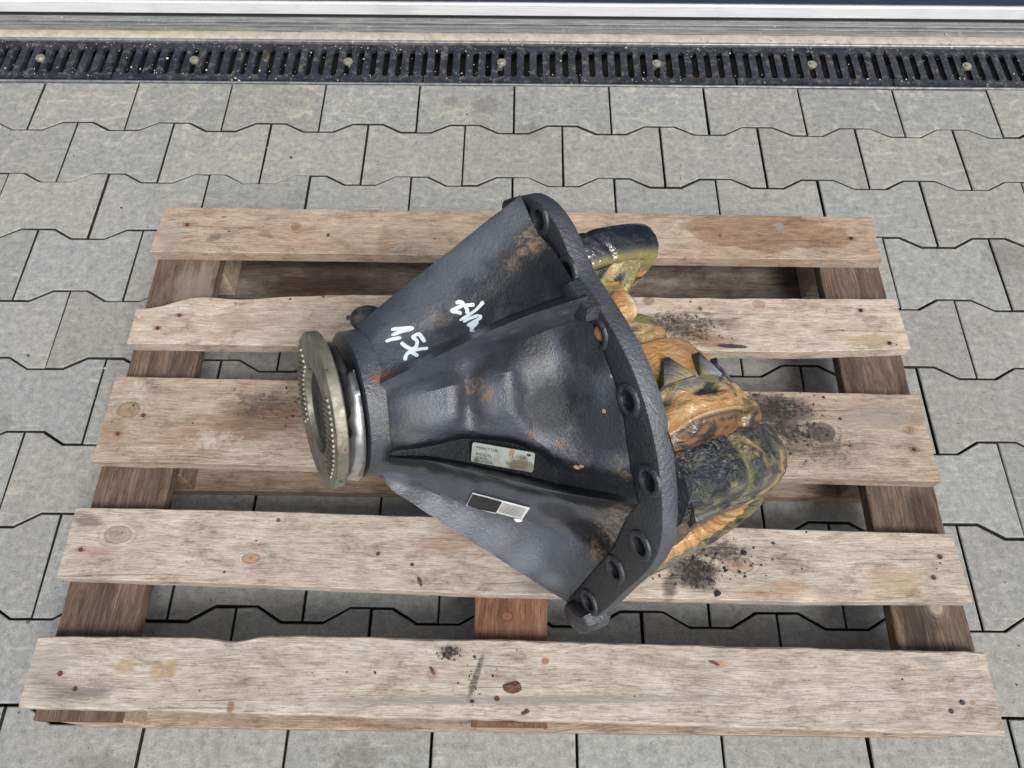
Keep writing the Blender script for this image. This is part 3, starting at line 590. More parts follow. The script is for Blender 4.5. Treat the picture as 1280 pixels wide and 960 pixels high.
def mat_housing():
    k, p, c, ro, h, n, pit = mat_cast('housing_paint')
    g1 = k.step(k.noise(k.mapping(p, (1, 2, 3), rot=(0, 0, .6), scale=(1, 2.2, 1.5)), 70, 5, .75, 1.0), .42, .66)
    def spot(pt, r, am, col, wamp=.6, edge=(.4, 1.15), gate=None):
        nonlocal c, ro
        b = k.blob(p, tuple(W(*pt)), (r, r, r), 0, n, wamp, edge)
        b = k.math('MULTIPLY', b, am)
        if gate is not None: b = k.math('MULTIPLY', b, gate)
        c = k.mix(b, c, col)
        return b
    RUST, TAN, OIL_SHADE_COL = (.14, .05, .022), (.235, .165, .105), (.011, .013, .016)
    oil_shade = 0
    for pt, r, am in DUST_SHEEN: spot(pt, r, am, (.135, .150, .175), .45, (.25, 1.15))  # pale dust, with sky sheen on the bright facets painted in
    for pt, r, am in OIL_SHADES:  # dark oil, with the shade of recess, trough and pocket painted in
        b = spot(pt, r, am, OIL_SHADE_COL, .5, (.5, 1.1)); oil_shade = k.math('MAXIMUM', b, oil_shade)
    for pt, r, am in RUSTS: spot(pt, r, am, RUST, .75)
    for pt, r, am in TANS: spot(pt, r*1.3, am*.92, TAN, .9, (.2, 1.1), g1)
    for pt, r, am in CHIPS: spot(pt, r, am, (.42, .27, .17), .45, (.75, .95))
    ro = k.math('ADD', ro, k.math('MULTIPLY', oil_shade, 0.10))
    sp = k.math('SUBTRACT', .75, k.math('MULTIPLY', oil_shade, .62))
    return k.out(c, ro, 0.0, k.bump(k.math('ADD', h, k.math('MULTIPLY', k.noise(p, 260, 4, .6), .7)), 0.6, 0.0016), sp)

LINES = {
 'fin_edge': [(0.0632, -0.1136, 0.1691), (0.1092, -0.115, 0.1195), (0.1529, -0.1157, 0.0719), (0.1945, -0.1158, 0.0263), (0.2149, -0.1161, 0.004)],
 'fin_crease': [(0.0883, -0.0806, 0.1703), (0.109, -0.0738, 0.1364), (0.128, -0.0667, 0.1047), (0.144, -0.0641, 0.0806), (0.1591, -0.0655, 0.0608), (0.1815, -0.0725, 0.0357), (0.1965, -0.0762, 0.0179), (0.2045, -0.0724, 0.004)],
 'recess_top': [(0.0896, -0.0633, 0.1711), (0.106, -0.0594, 0.136), (0.1203, -0.052, 0.1013), (0.1366, -0.0477, 0.0753), (0.1532, -0.0495, 0.0538), (0.1749, -0.0551, 0.0284), (0.1906, -0.0567, 0.0129), (0.2103, -0.0473, 0.003)],
 'recess_low': [(0.0899, -0.031, 0.1804), (0.1063, -0.0309, 0.1369), (0.1402, -0.026, 0.0713), (0.1653, -0.0176, 0.0327), (0.1877, -0.0062, 0.0095), (0.2109, 0.0052, 0.004)],
 'rib_crest': [(0.0901, -0.0235, 0.1817), (0.1303, -0.0092, 0.1477), (0.1806, 0.0065, 0.0942), (0.2064, 0.0159, 0.0599), (0.2245, 0.0249, 0.0259), (0.2212, 0.0222, 0.006)],
 'rib_low': [(0.0874, -0.0173, 0.1781), (0.1034, -0.0109, 0.145), (0.1194, -0.0025, 0.1061), (0.1211, -0.0034, 0.0913), (0.1462, 0.006, 0.0576), (0.1687, 0.0141, 0.0237), (0.2014, 0.0322, 0.002)],
 'mid_a': [(0.0803, -0.0052, 0.1798), (0.0916, -0.0006, 0.1712), (0.1142, 0.0119, 0.148), (0.1301, 0.0219, 0.1219), (0.115, 0.0137, 0.1068), (0.1198, 0.0168, 0.0988), (0.1366, 0.0259, 0.0981), (0.1543, 0.0375, 0.0774), (0.1429, 0.0324, 0.0597), (0.1519, 0.0416, 0.0245), (0.1861, 0.0674, 0.001)],
 'mid_b': [(0.0622, 0.0128, 0.1836), (0.0727, 0.0192, 0.1756), (0.0966, 0.0341, 0.1509), (0.1113, 0.045, 0.1274), (0.0955, 0.0383, 0.1127), (0.0997, 0.0426, 0.1052), (0.1159, 0.053, 0.105), (0.1331, 0.0683, 0.0843), (0.1207, 0.0653, 0.0672), (0.129, 0.0784, 0.0284), (0.1703, 0.1073, 0.001)],
 'trough_top': [(0.043, 0.0229, 0.1824), (0.0711, 0.0389, 0.1492), (0.091, 0.0495, 0.1214), (0.0877, 0.0522, 0.1108), (0.0955, 0.06, 0.1048), (0.1064, 0.0751, 0.0861), (0.1041, 0.0928, 0.0611), (0.097, 0.1065, 0.0501), (0.1059, 0.1335, 0.0226), (0.1221, 0.1576, 0.001)],
 'trough_up': [(0.0373, 0.023, 0.181), (0.0463, 0.0363, 0.14), (0.0565, 0.0435, 0.1094), (0.0612, 0.0531, 0.0932), (0.0699, 0.0696, 0.0723), (0.0748, 0.0916, 0.0537), (0.0769, 0.1121, 0.045), (0.0914, 0.1384, 0.0201), (0.1192, 0.164, 0.001)],
 'trough_low': [(0.0359, 0.0249, 0.1842), (0.0419, 0.0444, 0.1429), (0.0479, 0.0811, 0.0911), (0.0673, 0.1297, 0.0414), (0.107, 0.1798, 0.001)],
 'keel_crest': [(0.0341, 0.0252, 0.1859), (0.0617, 0.0579, 0.1518), (0.0816, 0.1032, 0.1081), (0.0986, 0.1492, 0.059), (0.1023, 0.1845, 0.001)],
 'keel_low': [(0.0213, 0.0272, 0.1846), (0.0325, 0.0519, 0.1447), (0.0426, 0.0941, 0.0945), (0.0476, 0.1389, 0.0401), (0.0689, 0.1845, 0.001)],
 'belly': [(-0.0037, 0.0252, 0.1796), (-0.0013, 0.0467, 0.1464), (0.0009, 0.0852, 0.0994), (-0.0088, 0.1237, 0.0506), (-0.0204, 0.1427, 0.021), (-0.0144, 0.1668, 0.0018), (0.0182, 0.1942, 0.002)],
 'web_top': [(-0.0192, 0.0274, 0.178), (-0.0236, 0.0438, 0.1495), (-0.0355, 0.0567, 0.1288), (-0.0415, 0.0753, 0.1014), (-0.0478, 0.1139, 0.0466), (-0.0575, 0.1364, 0.0224), (-0.0488, 0.1623, 0.0101), (-0.0409, 0.1832, 0.0059), (-0.0463, 0.1943, 0.002)],
 'web_low': [(-0.0196, 0.0289, 0.184), (-0.0454, 0.0617, 0.1504), (-0.08, 0.1064, 0.1014), (-0.1086, 0.1433, 0.0614), (-0.1428, 0.1873, 0.0139), (-0.149, 0.1955, 0.004)],
}
OIL_SHADES = [((0.173, -0.0463, 0.0288), 0.042, 0.8), ((0.1457, -0.0508, 0.065), 0.03, 0.7), ((0.2015, -0.0355, 0.0067), 0.04, 0.7), ((0.1239, -0.0498, 0.0967), 0.02, 0.55), ((0.1271, 0.0723, 0.0426), 0.035, 0.75), ((0.1494, 0.0681, 0.0204), 0.03, 0.5), ((0.1359, 0.1128, 0.0143), 0.04, 0.65), ((0.1827, 0.0486, 0.0074), 0.035, 0.7), ((0.0698, 0.1154, 0.0484), 0.03, 0.9), ((0.0638, 0.0798, 0.0741), 0.04, 1.0), ((0.0541, 0.0613, 0.0993), 0.038, 1.0), ((0.0521, 0.0516, 0.1123), 0.034, 1.0), ((0.0447, 0.042, 0.1378), 0.03, 0.95), ((0.041, 0.0346, 0.1578), 0.024, 0.9), ((0.0643, 0.1045, 0.0594), 0.036, 1.0), ((0.0784, 0.1407, 0.0374), 0.034, 1.0), ((0.0443, 0.0526, 0.1292), 0.022, 0.9), ((0.0684, 0.0951, 0.101), 0.018, 0.8), ((0.0868, 0.1505, 0.0227), 0.035, 0.95), ((0.1034, 0.1728, 0.0054), 0.03, 0.95), ((0.0051, 0.1722, 0.005), 0.035, 0.95), ((-0.0076, 0.1588, 0.0099), 0.03, 0.9), ((-0.0005, 0.1918, 0.0023), 0.022, 0.9), ((0.038, 0.0291, 0.1707), 0.02, 0.95), ((0.0439, 0.0358, 0.1482), 0.022, 0.95), ((0.0499, 0.0418, 0.1253), 0.02, 0.95), ((0.0631, 0.0641, 0.0844), 0.022, 0.95), ((0.0152, 0.1386, 0.0343), 0.03, 0.6), ((0.0437, 0.041, 0.1417), 0.018, 0.7), ((0.1111, 0.0259, 0.1117), 0.014, 0.45), ((0.132, 0.058, 0.0717), 0.02, 0.35), ((0.1613, 0.0103, 0.0462), 0.03, 0.5)]
RUSTS = [((0.092, -0.0292, 0.1763), 0.007, 0.9), ((0.0971, -0.0276, 0.1675), 0.007, 0.95), ((0.1028, -0.0257, 0.1589), 0.006, 0.95), ((0.111, -0.0226, 0.1494), 0.006, 0.8), ((0.1179, -0.0218, 0.1381), 0.005, 0.7), ((0.1279, -0.0197, 0.1237), 0.005, 0.7), ((0.1375, -0.0169, 0.1097), 0.005, 0.6), ((0.1431, -0.0183, 0.093), 0.005, 0.6), ((0.1527, -0.0141, 0.0841), 0.005, 0.7), ((0.0967, -0.0869, 0.1471), 0.005, 0.6), ((0.1058, 0.1028, 0.0436), 0.006, 0.5), ((0.1072, 0.087, 0.0669), 0.006, 0.5)]
TANS = [((0.2006, -0.0738, 0.0112), 0.018, 0.85), ((0.1936, -0.0645, 0.016), 0.012, 0.7), ((0.2029, -0.0633, 0.0084), 0.014, 0.6), ((0.1241, 0.0262, 0.0999), 0.016, 0.75), ((0.1258, 0.0417, 0.0992), 0.014, 0.55), ((0.179, -0.0628, 0.031), 0.012, 0.35), ((0.0568, 0.1807, 0.0054), 0.022, 1.0), ((0.035, 0.1818, 0.0051), 0.02, 1.0), ((-0.0135, 0.186, 0.0031), 0.012, 0.8), ((0.0793, 0.1807, 0.0049), 0.015, 0.6), ((-0.0269, 0.1354, 0.0293), 0.02, 0.4), ((0.125, -0.0618, 0.1047), 0.014, 0.35), ((0.0877, 0.0156, 0.1667), 0.03, 0.22), ((0.1223, 0.151, 0.0044), 0.014, 0.6), ((-0.0504, 0.1078, 0.0592), 0.02, 0.25), ((-0.0177, 0.1841, 0.0035), 0.018, 0.6)]
CHIPS = [((0.0912, 0.1256, 0.0322), 0.0042, 1.0), ((0.0959, 0.1281, 0.0297), 0.003, 1.0), ((0.1789, 0.0856, 0.001), 0.0022, 0.8), ((0.1502, 0.104, 0.0099), 0.0025, 0.8)]
DUST_SHEEN = [((0.104, 0.0199, 0.1516), 0.026, 0.75), ((0.1039, 0.0338, 0.1436), 0.018, 0.5), ((0.1268, 0.0459, 0.0972), 0.02, 0.5), ((0.1472, 0.0498, 0.0275), 0.025, 0.25), ((0.103, -0.0802, 0.1418), 0.025, 0.45), ((0.1235, -0.0851, 0.1074), 0.03, 0.5), ((0.1498, -0.0904, 0.074), 0.035, 0.5), ((0.178, -0.0939, 0.0423), 0.03, 0.5), ((0.2007, -0.1015, 0.0169), 0.02, 0.4), ((-0.0488, 0.0674, 0.1391), 0.022, 0.55), ((-0.0611, 0.0873, 0.1121), 0.028, 0.6), ((-0.0757, 0.1132, 0.0813), 0.03, 0.65), ((-0.0963, 0.1428, 0.0495), 0.03, 0.6), ((-0.113, 0.1728, 0.023), 0.02, 0.5), ((-0.0134, 0.0313, 0.1703), 0.02, 0.6), ((0.0662, 0.0335, 0.1589), 0.014, 0.3), ((0.1241, -0.0025, 0.0923), 0.02, 0.3)]

def snap_list(L): return L
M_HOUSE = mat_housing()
kk, p_, c_, ro_, h_, n_, pit_ = mat_cast('flange_paint', .7); fs_ = kk.step(kk.vmath('DOT_PRODUCT', kk.vmath('SUBTRACT', p_, tuple(DC)), tuple(DA)), -.0022, -.0008)
M_FLANGE = kk.out(kk.mix(kk.math('MULTIPLY', fs_, .85), kk.mix(.25, c_, (.075, .083, .095)), kk.mix(.55, c_, (.009, .010, .012))), ro_, 0, kk.bump(kk.noise(p_, 250, 4, .62), .8, .0022), .7)  # oily face also carries painted shade, rim colour lightened as if lit
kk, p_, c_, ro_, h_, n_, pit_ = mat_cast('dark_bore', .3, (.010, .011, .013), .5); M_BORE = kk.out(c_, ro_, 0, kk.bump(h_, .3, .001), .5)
diff = empty('axle_differential', (.03, -.96, .1445)); tag(diff, 'dark grey axle differential with greased gears resting on the wooden pallet', 'axle part')

# --- housing: a ribbed cone from the pinion nose to the flange
ORDER = ['fin_edge', 'fin_crease', 'recess_top', 'recess_low', 'rib_crest', 'rib_low', 'mid_a', 'mid_b', 'trough_top', 'trough_up', 'trough_low', 'keel_crest', 'keel_low', 'belly', 'web_top', 'web_low']
NCOL = 40
def resample(pts, n):
    pts = [Vector(p) for p in pts]; L = [0.0]
    for a, b in zip(pts[:-1], pts[1:]): L.append(L[-1]+(b-a).length)
    out = []
    for i in range(n):
        d = L[-1]*i/(n-1); j = 0
        while j < len(L)-2 and L[j+1] < d: j += 1
        f = (d-L[j])/max(1e-9, L[j+1]-L[j]); f = min(1, max(0, f)); out.append(pts[j].lerp(pts[j+1], f))
    # soften the corners between control points
    for _ in range(1): out = [out[0]]+[(out[i-1]+out[i]*2+out[i+1])/4 for i in range(1, n-1)]+[out[-1]]
    return out
def mesh_housing():
    rows = [(nm, resample(LINES[nm], NCOL)) for nm in ORDER]
    nose_ang = {}
    for nm, r in rows:
        X = W(*r[0])-PP; nose_ang[nm] = math.degrees(math.atan2(X.dot(PV), X.dot(PU)))
    nose_ang['web_low'] = 122
    full = []
    sub = {'fin_edge': 3, 'fin_crease': 1, 'recess_top': 4, 'recess_low': 1, 'rib_crest': 2, 'rib_low': 3, 'mid_a': 3, 'mid_b': 3, 'trough_top': 1, 'trough_up': 3, 'trough_low': 1, 'keel_crest': 1, 'keel_low': 2, 'belly': 3, 'web_top': 3}
    for (nm, r), (nm2, r2) in zip(rows[:-1], rows[1:]):
        m = sub[nm]+1
        for q in range(m):
            f = q/m; full.append((nose_ang[nm]*(1-f)+nose_ang[nm2]*f, [a.lerp(b, f) for a, b in zip(r, r2)]))
    full.append((nose_ang['web_low'], rows[-1][1]))
    aw = Vector(AWAY)
    def back(r, inward, t=.013): return [p+aw*(t*min(1, i/6))+Vector(inward)*(t*min(1, i/6)) for i, p in enumerate(r)]
    full.append((130, back(rows[-1][1], (.35, -.25, .0))))
    last = full[-1][1]
    for ang, fa, fr in ((150, 130, .17), (180, 160, .165), (215, 200, .165), (250, 250, .15), (280, 290, .14)):
        e = Vector((fr*math.cos(R(fa)), fr*math.sin(R(fa)), .003)); X = PW(.077, R(ang), .052)-DC; s = Vector((X.dot(DU), X.dot(DV), X.dot(DA)))
        full.append((ang, [s.lerp(e, i/(NCOL-1)) for i in range(NCOL)]))
    full.append((295, back(rows[0][1], (-.45, .45, .0))))
    bm = bmesh.new(); grid = []
    for ang, r in full:
        pre = [PW(.056, R(ang), .0370), PW(.0738, R(ang), .0340), PW(.0775, R(ang), .0358)]
        r = list(r); s0 = PW(.0785, R(ang), .0560)
        pts = pre+[s0]+[W(*p) for p in r[1:]]
        # ease the collar into the first columns
        pts[4] = pts[4].lerp(s0, .25)
        grid.append([bm.verts.new(p) for p in pts])
    n, m = len(grid), len(grid[0])
    for i in range(n):
        for j in range(m-1):
            a, b = grid[i], grid[(i+1) % n]
            bm.faces.new((a[j], a[j+1], b[j+1], b[j]))
    bm.faces.new([g[0] for g in grid])
    bmesh.ops.recalc_face_normals(bm, faces=bm.faces)
    inner = [v for i, g in enumerate(grid) for j, v in enumerate(g) if 4 <= j < m-1]
    for _ in range(1): bmesh.ops.smooth_vert(bm, verts=inner, factor=.08, use_axis_x=True, use_axis_y=True, use_axis_z=True)
    bm.normal_update()
    for v in inner:
        v.co += v.normal*(.0009*fbm(v.co*38, 3)+.0004*noise.noise(v.co*130))
    return bm
bm = mesh_housing()
bmesh.ops.recalc_face_normals(bm, faces=bm.faces)
BVH = BVHTree.FromBMesh(bm)
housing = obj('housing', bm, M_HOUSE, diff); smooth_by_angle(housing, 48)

# --- mounting flange with drilled holes
OUTL = [(-30, .2425), (-25, .2440), (-20.5, .2440), (-16, .2400), (-12, .2350), (-8, .2270), (-4, .2190), (0, .2165), (5, .2175), (11, .2205), (18, .2265), (25, .2320), (31, .2350), (37, .2375), (44, .2405), (51, .2425), (58, .2450), (65, .2475), (70, .2460), (75, .2435), (82, .2385), (90, .2345), (98, .2370), (106, .2440), (113, .2525), (117, .2600), (121, .2640), (125, .2630), (128, .2560), (133, .2460), (140, .2370), (150, .2345), (165, .2340), (180, .2335), (195, .2335), (210, .232), (225, .230), (240, .2200), (255, .2050), (270, .195), (285, .187), (300, .186), (310, .196), (318, .208), (324, .226)]
HOLES = [(.2143, -.0802), (.2070, -.0184), (.1933, .0475), (.1797, .1138), (.1395, .1786), (.0660, .2135), (-.0048, .2110), (-.0998, .2150), (-.170, .105), (-.205, .0), (-.19, -.09)]
def flange_bm():
    bm = bmesh.new()
    def loop(pts):
        vs = [bm.verts.new((a, b, 0)) for a, b in pts]
        return [bm.edges.new((vs[i], vs[(i+1) % len(vs)])) for i in range(len(vs))]
    pts = []
    m = len(OUTL)
    for i in range(m):
        a0, r0 = OUTL[i]; a1, r1 = OUTL[(i+1) % m]
        if a1 < a0: a1 += 360
        for f in (0, .5): 
            g = R(a0+(a1-a0)*f); r = r0+(r1-r0)*f; pts.append((r*math.cos(g), r*math.sin(g)))
    for _ in range(1): pts = [((pts[i-1][0]+2*pts[i][0]+pts[(i+1) % len(pts)][0])/4, (pts[i-1][1]+2*pts[i][1]+pts[(i+1) % len(pts)][1])/4) for i in range(len(pts))]
    es = loop(pts); NO = len(pts)
    for a, b in HOLES:
        es += loop([(a+.0098*math.cos(q*math.pi/10), b+.0098*math.sin(q*math.pi/10)) for q in range(20)])
    bmesh.ops.triangle_fill(bm, edges=es, use_beauty=True)
    r = bmesh.ops.extrude_face_region(bm, geom=bm.faces[:])
    bmesh.ops.translate(bm, verts=[v for v in r['geom'] if isinstance(v, bmesh.types.BMVert)], vec=(0, 0, -.020))
    bm.normal_update(); bmesh.ops.recalc_face_normals(bm, faces=bm.faces)
    rim = [e for e in bm.edges if len(e.link_faces) == 2 and e.calc_face_angle(0) > R(60) and all(math.hypot(v.co.x, v.co.y) > .18 and min(math.hypot(v.co.x-a, v.co.y-b) for a, b in HOLES) > .0105 for v in e.verts)]
    bmesh.ops.bevel(bm, geom=rim, offset=.0022, segments=2, profile=.5, affect='EDGES')
    # spot faces: raised rings round the holes
    for a, b in HOLES:
        ri, rm, ro = .0098, .0150, .0168
        rings = []
        for rr, z in ((ro, -.0005), (ro-.0006, .0022), (rm, .0030), (ri+.0016, .0030), (ri, .0018), (ri, -.0005)):
            rings.append([bm.verts.new((a+rr*math.cos(q*math.pi/12), b+rr*math.sin(q*math.pi/12), z)) for q in range(24)])
        for x, y in zip(rings[:-1], rings[1:]):
            for q in range(24): bm.faces.new((x[q], x[(q+1) % 24], y[(q+1) % 24], y[q]))
    for v in bm.verts: v.co = W(v.co.x, v.co.y, v.co.z)
    return bm
flange = obj('mounting_flange', flange_bm(), M_FLANGE, diff); smooth_by_angle(flange, 38)
# dark bores behind the holes
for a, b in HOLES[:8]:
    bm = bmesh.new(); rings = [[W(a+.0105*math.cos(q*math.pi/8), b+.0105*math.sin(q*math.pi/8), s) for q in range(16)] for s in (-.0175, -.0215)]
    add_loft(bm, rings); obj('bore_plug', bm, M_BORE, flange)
# boss where the upper rib meets the flange
BOSS = [(.2060, -.0070), (.2165, -.0010), (.2185, .0160), (.2195, .0350), (.2080, .0400), (.1960, .0300), (.1880, .0060)]
bm = bmesh.new(); ca, cb = sum(p[0] for p in BOSS)/7, sum(p[1] for p in BOSS)/7
add_loft(bm, [[W(ca+(a-ca)*f, cb+(b-cb)*f, s) for a, b in BOSS] for f, s in ((1.0, -.010), (1.0, .009), (.94, .0130), (.70, .0145))])
o = obj('rib_boss', bm, M_FLANGE, diff); smooth_by_angle(o, 35)
# end lug of the lower web
bm = bmesh.new()
LUG = [(-.118, .216), (-.104, .226), (-.108, .238), (-.122, .243), (-.138, .239), (-.150, .228), (-.156, .214), (-.154, .202), (-.142, .198), (-.128, .205)]
ca, cb = sum(p[0] for p in LUG)/len(LUG), sum(p[1] for p in LUG)/len(LUG)
add_loft(bm, [[W(ca+(a-ca)*f, cb+(b-cb)*f, s) for a, b in LUG] for f, s in ((.92, -.0205), (1.0, -.017), (1.0, .004), (.96, .009), (.86, .0125), (.70, .0145))])
o = obj('web_lug', bm, M_FLANGE, diff); smooth_by_angle(o, 40)
# small rib end in the pocket and the bolt head behind the top corner
bm = bmesh.new(); bmesh.ops.create_cone(bm, cap_ends=True, segments=14, radius1=.0125, radius2=.011, depth=.016, matrix=Matrix.Translation(W(.172, -.1360, -.010)) @ DA.to_track_quat('Z', 'Y').to_matrix().to_4x4())
obj('bolt_head', bm, M_BORE, diff, smooth=False)

# --- pinion nose: hub, seal cover, dust shield, companion flange
def revolve(prof, a0=0, a1=360, n=64, jag=None, close_prof=False):
    bm = bmesh.new(); full = abs(a1-a0) >= 360; rings = []
    for i in range(n if full else n+1):
        g = R(a0+(a1-a0)*i/n); rings.append([PW(r+(jag(i, j)[0] if jag else 0), g, k+(jag(i, j)[1] if jag else 0)) for j, (k, r) in enumerate(prof)])
    vr = [[bm.verts.new(p) for p in r] for r in rings]; L = len(vr); M = len(prof)
    for i in range(L if full else L-1):
        for j in range(M if close_prof else M-1):
            bm.faces.new((vr[i][j], vr[(i+1) % L][j], vr[(i+1) % L][(j+1) % M], vr[i][(j+1) % M]))
    if close_prof and not full: bm.faces.new(vr[0]); bm.faces.new(vr[-1][::-1])
    return bm
def mat_steel():
    k = NM('stained_flange_steel'); p = k.n.new('ShaderNodeNewGeometry').outputs['Position']
    n = k.noise(p, 60, 6, 0.65); n2 = k.noise(p, 22, 4, 0.6, 0.5); f = k.noise(p, 380, 3, 0.6)
    c = k.mix(k.step(n, 0.33, 0.7), (0.27, 0.26, 0.21), (0.14, 0.14, 0.115))
    c = k.mix(k.math('MULTIPLY', k.step(n2, 0.50, 0.70), 0.6), c, (0.40, 0.39, 0.34))
    c = k.mix(k.math('MULTIPLY', k.step(k.noise(k.mapping(p, (5, 5, 1)), 48, 5, 0.7), 0.60, 0.70), 0.75), c, (0.22, 0.10, 0.03))
    c = k.mix(k.math('MULTIPLY', k.step(k.noise(k.mapping(p, (2, 7, 1)), 75, 5, 0.7), 0.60, 0.68), 0.8), c, (0.03, 0.03, 0.028))
    return k.out(c, k.math('ADD', .36, k.math('MULTIPLY', n, .3)), 0.65, k.bump(k.math('ADD', n, k.math('MULTIPLY', f, .4)), .35, .001))
M_STEEL = mat_steel()
kk = NM('bright_shield'); gp = kk.n.new('ShaderNodeNewGeometry').outputs['Position']; nn = kk.noise(gp, 40, 4, .6); n5 = kk.noise(gp, 260, 3, .6)
M_SHIELD = kk.out(kk.mix(kk.step(nn, .4, .7), (.70, .70, .72), (.42, .42, .44)), kk.math('ADD', .20, kk.math('MULTIPLY', nn, .2)), .95, kk.bump(kk.math('ADD', nn, kk.math('MULTIPLY', n5, .1)), .35, .003))
kk = NM('black_seal'); gp = kk.n.new('ShaderNodeNewGeometry').outputs['Position']; nn = kk.noise(gp, 60, 5, .6)
M_SEAL = kk.out(kk.mix(kk.step(nn, .45, .7), (.018, .019, .022), (.06, .058, .055)), .38, 0, kk.bump(nn, .3, .002), .5)
o = obj('pinion_hub', revolve([(.009, .052), (.020, .050), (.030, .047), (.050, .047)]), M_BORE, diff, smooth=True)
o = obj('seal_cover', revolve([(.018, .046), (.0175, .060), (.0190, .0655), (.0215, .0685), (.0245, .0685), (.0270, .0655), (.0278, .058), (.028, .046)], n=72, jag=lambda i, j: (.0016*noise.noise(Vector((i*.35, j*.4, 2))), .0008*noise.noise(Vector((i*.3, j, 5))))), M_SEAL, diff, smooth=True)
def jagf(i, j):
    t = max(0, 1-i/13.0); u_ = 1-abs(2*i/64-1)**1.6; t = max(t*.75, .95*(1-u_)); w = .0040*noise.noise(Vector((i*.30, 3, 1)))
    return (-.0010*t*j*(j < 3)+.0012*noise.noise(Vector((i*.22, j*.3, 7))), (.0085*t if j in (0, 5) else .004*t if j in (1, 4) else 0)+(w if j in (0, 5) else 0))
o = obj('dust_shield', revolve([(.0150, .0715), (.0215, .0765), (.0300, .0795), (.0300, .0780), (.0215, .0748), (.0150, .0700)], 4, 168, 64, jagf, True), M_SHIELD, diff, smooth=True)
cf = obj('companion_flange', revolve([(.0080, .004), (.0080, .0300), (.0105, .0315), (.0105, .0420), (.0012, .0450), (.0004, .0460), (.0004, .0795), (.0014, .0815), (.0030, .0822), (.0115, .0822), (.0130, .0808), (.0138, .0560), (.0200, .0510)], n=96), M_STEEL, diff); smooth_by_angle(cf, 30)
obj('bore_cap', revolve([(.0079, .0005), (.0079, .024), (.0060, .0285), (.0060, .0395), (.0102, .0412)], n=48), M_BORE, cf, smooth=True)
# cross serrations, two fields of parallel teeth
bm = bmesh.new(); rd = R(43); du, dv = Vector((math.cos(rd), math.sin(rd))), Vector((-math.sin(rd), math.cos(rd)))
for cen in (62, 242):
    for i in range(-9, 10):
        off = i*.0056; c0 = Vector((math.cos(R(cen)), math.sin(R(cen))))*.062
        seg = []
        for j in range(-40, 41):
            q = c0+dv*off+du*(j*.0012); rr = q.length; an = math.degrees(math.atan2(q.y, q.x)) % 360
            if 0.0475 < rr < .0735 and abs((an-cen+180) % 360-180) < 42: seg.append(q)
        if len(seg) < 5: continue
        a, b = seg[0], seg[-1]
        def P3(q, k): return PP-PA*k+PU*q.x+PV*q.y
        w = dv*.0019; t = dv*.0007
        add_loft(bm, [[P3(q-w, .0006), P3(q-t, -.0016), P3(q+t, -.0016), P3(q+w, .0006)] for q in (a, b)])
tag(obj('serration', bm, M_STEEL, cf), kind='stuff')

# --- gears, bearing caps and grease behind the flange
def swirl(p, f, seed, st=(1, 1, 1)):
    q = Vector((p.dot(DA)*f*st[0]+seed, p.dot(DU)*f*st[1], p.dot(DV)*f*st[2]))
    w = Vector((noise.noise(q*.8+Vector((7, 1, 2))), noise.noise(q*.8+Vector((1, 9, 4))), noise.noise(q*.8+Vector((3, 2, 8)))))
    return noise.noise(q+w*1.1)
def sst(x, a, b):
    t = min(1.0, max(0.0, (x-a)/(b-a))); return t*t*(3-2*t)
def bell(x, c, w): return math.exp(-((x-c)/w)**2)
def mixc(a, b, t): return tuple(x+(y-x)*t for x, y in zip(a, b))
ORA, TANC, OLI, BLU, BLK, CRE, BRN = (.43, .232, .088), (.48, .295, .14), (.185, .165, .055), (.135, .155, .165), (.008, .011, .016), (.50, .44, .28), (.20, .10, .032)
def mat_coat(name, rough, wr, scale, dist, spec=.7, st=(1, 1, 1), sss=0.0):
    k = NM(name); p = k.n.new('ShaderNodeNewGeometry').outputs['Position']
    at = k.n.new('ShaderNodeVertexColor'); at.layer_name = 'coat'
    q = k.mapping(p, rot=(.5, .2, .75), scale=st)
    w1 = k.noise(q, scale, 4, .55, 1.6); w2 = k.noise(q, scale*3.1, 3, .6, 1.2)
    ridge = k.math('ABSOLUTE', k.math('SUBTRACT', w1, .5)); h = k.math('ADD', k.math('MULTIPLY', k.math('SUBTRACT', .25, ridge), 2.0), k.math('MULTIPLY', w2, .45))
    col = k.mix(k.math('MULTIPLY', k.step(w2, .45, .8), .35), at.outputs[0], (.03, .032, .030))
    if sss: k.b.inputs['Subsurface Weight'].default_value = sss; k.b.inputs['Subsurface Radius'].default_value = (.006, .003, .001)
    return k.out(col, k.math('ADD', rough, k.math('MULTIPLY', w2, .10)), 0, k.bump(h, wr, dist), spec)
M_FILM = mat_coat('greasy_black_film', .10, .85, 60, .006, .9, (1, 1, 2.4))
M_FILM2 = mat_coat('shiny_black_film', .12, .45, 30, .004, .9, (1, 1, 2))
M_GREASE = mat_coat('orange_grease', .13, .45, 34, .005, .7, (1, 2.4, 1.6), .10)
M_STREAK = mat_coat('streaked_grease', .14, .6, 45, .005, .8, (1, 2.8, 2.8))
kk = NM('oily_gear_steel'); gp = kk.n.new('ShaderNodeNewGeometry').outputs['Position']; nn = kk.noise(gp, 70, 5, .6, 1.5)
M_GEAR = kk.out(kk.mix(kk.step(nn, .42, .64), (.035, .042, .060), (.21, .21, .17)), .16, .25, kk.bump(nn, .5, .003), .7)
M_GEARTIP = kk.m
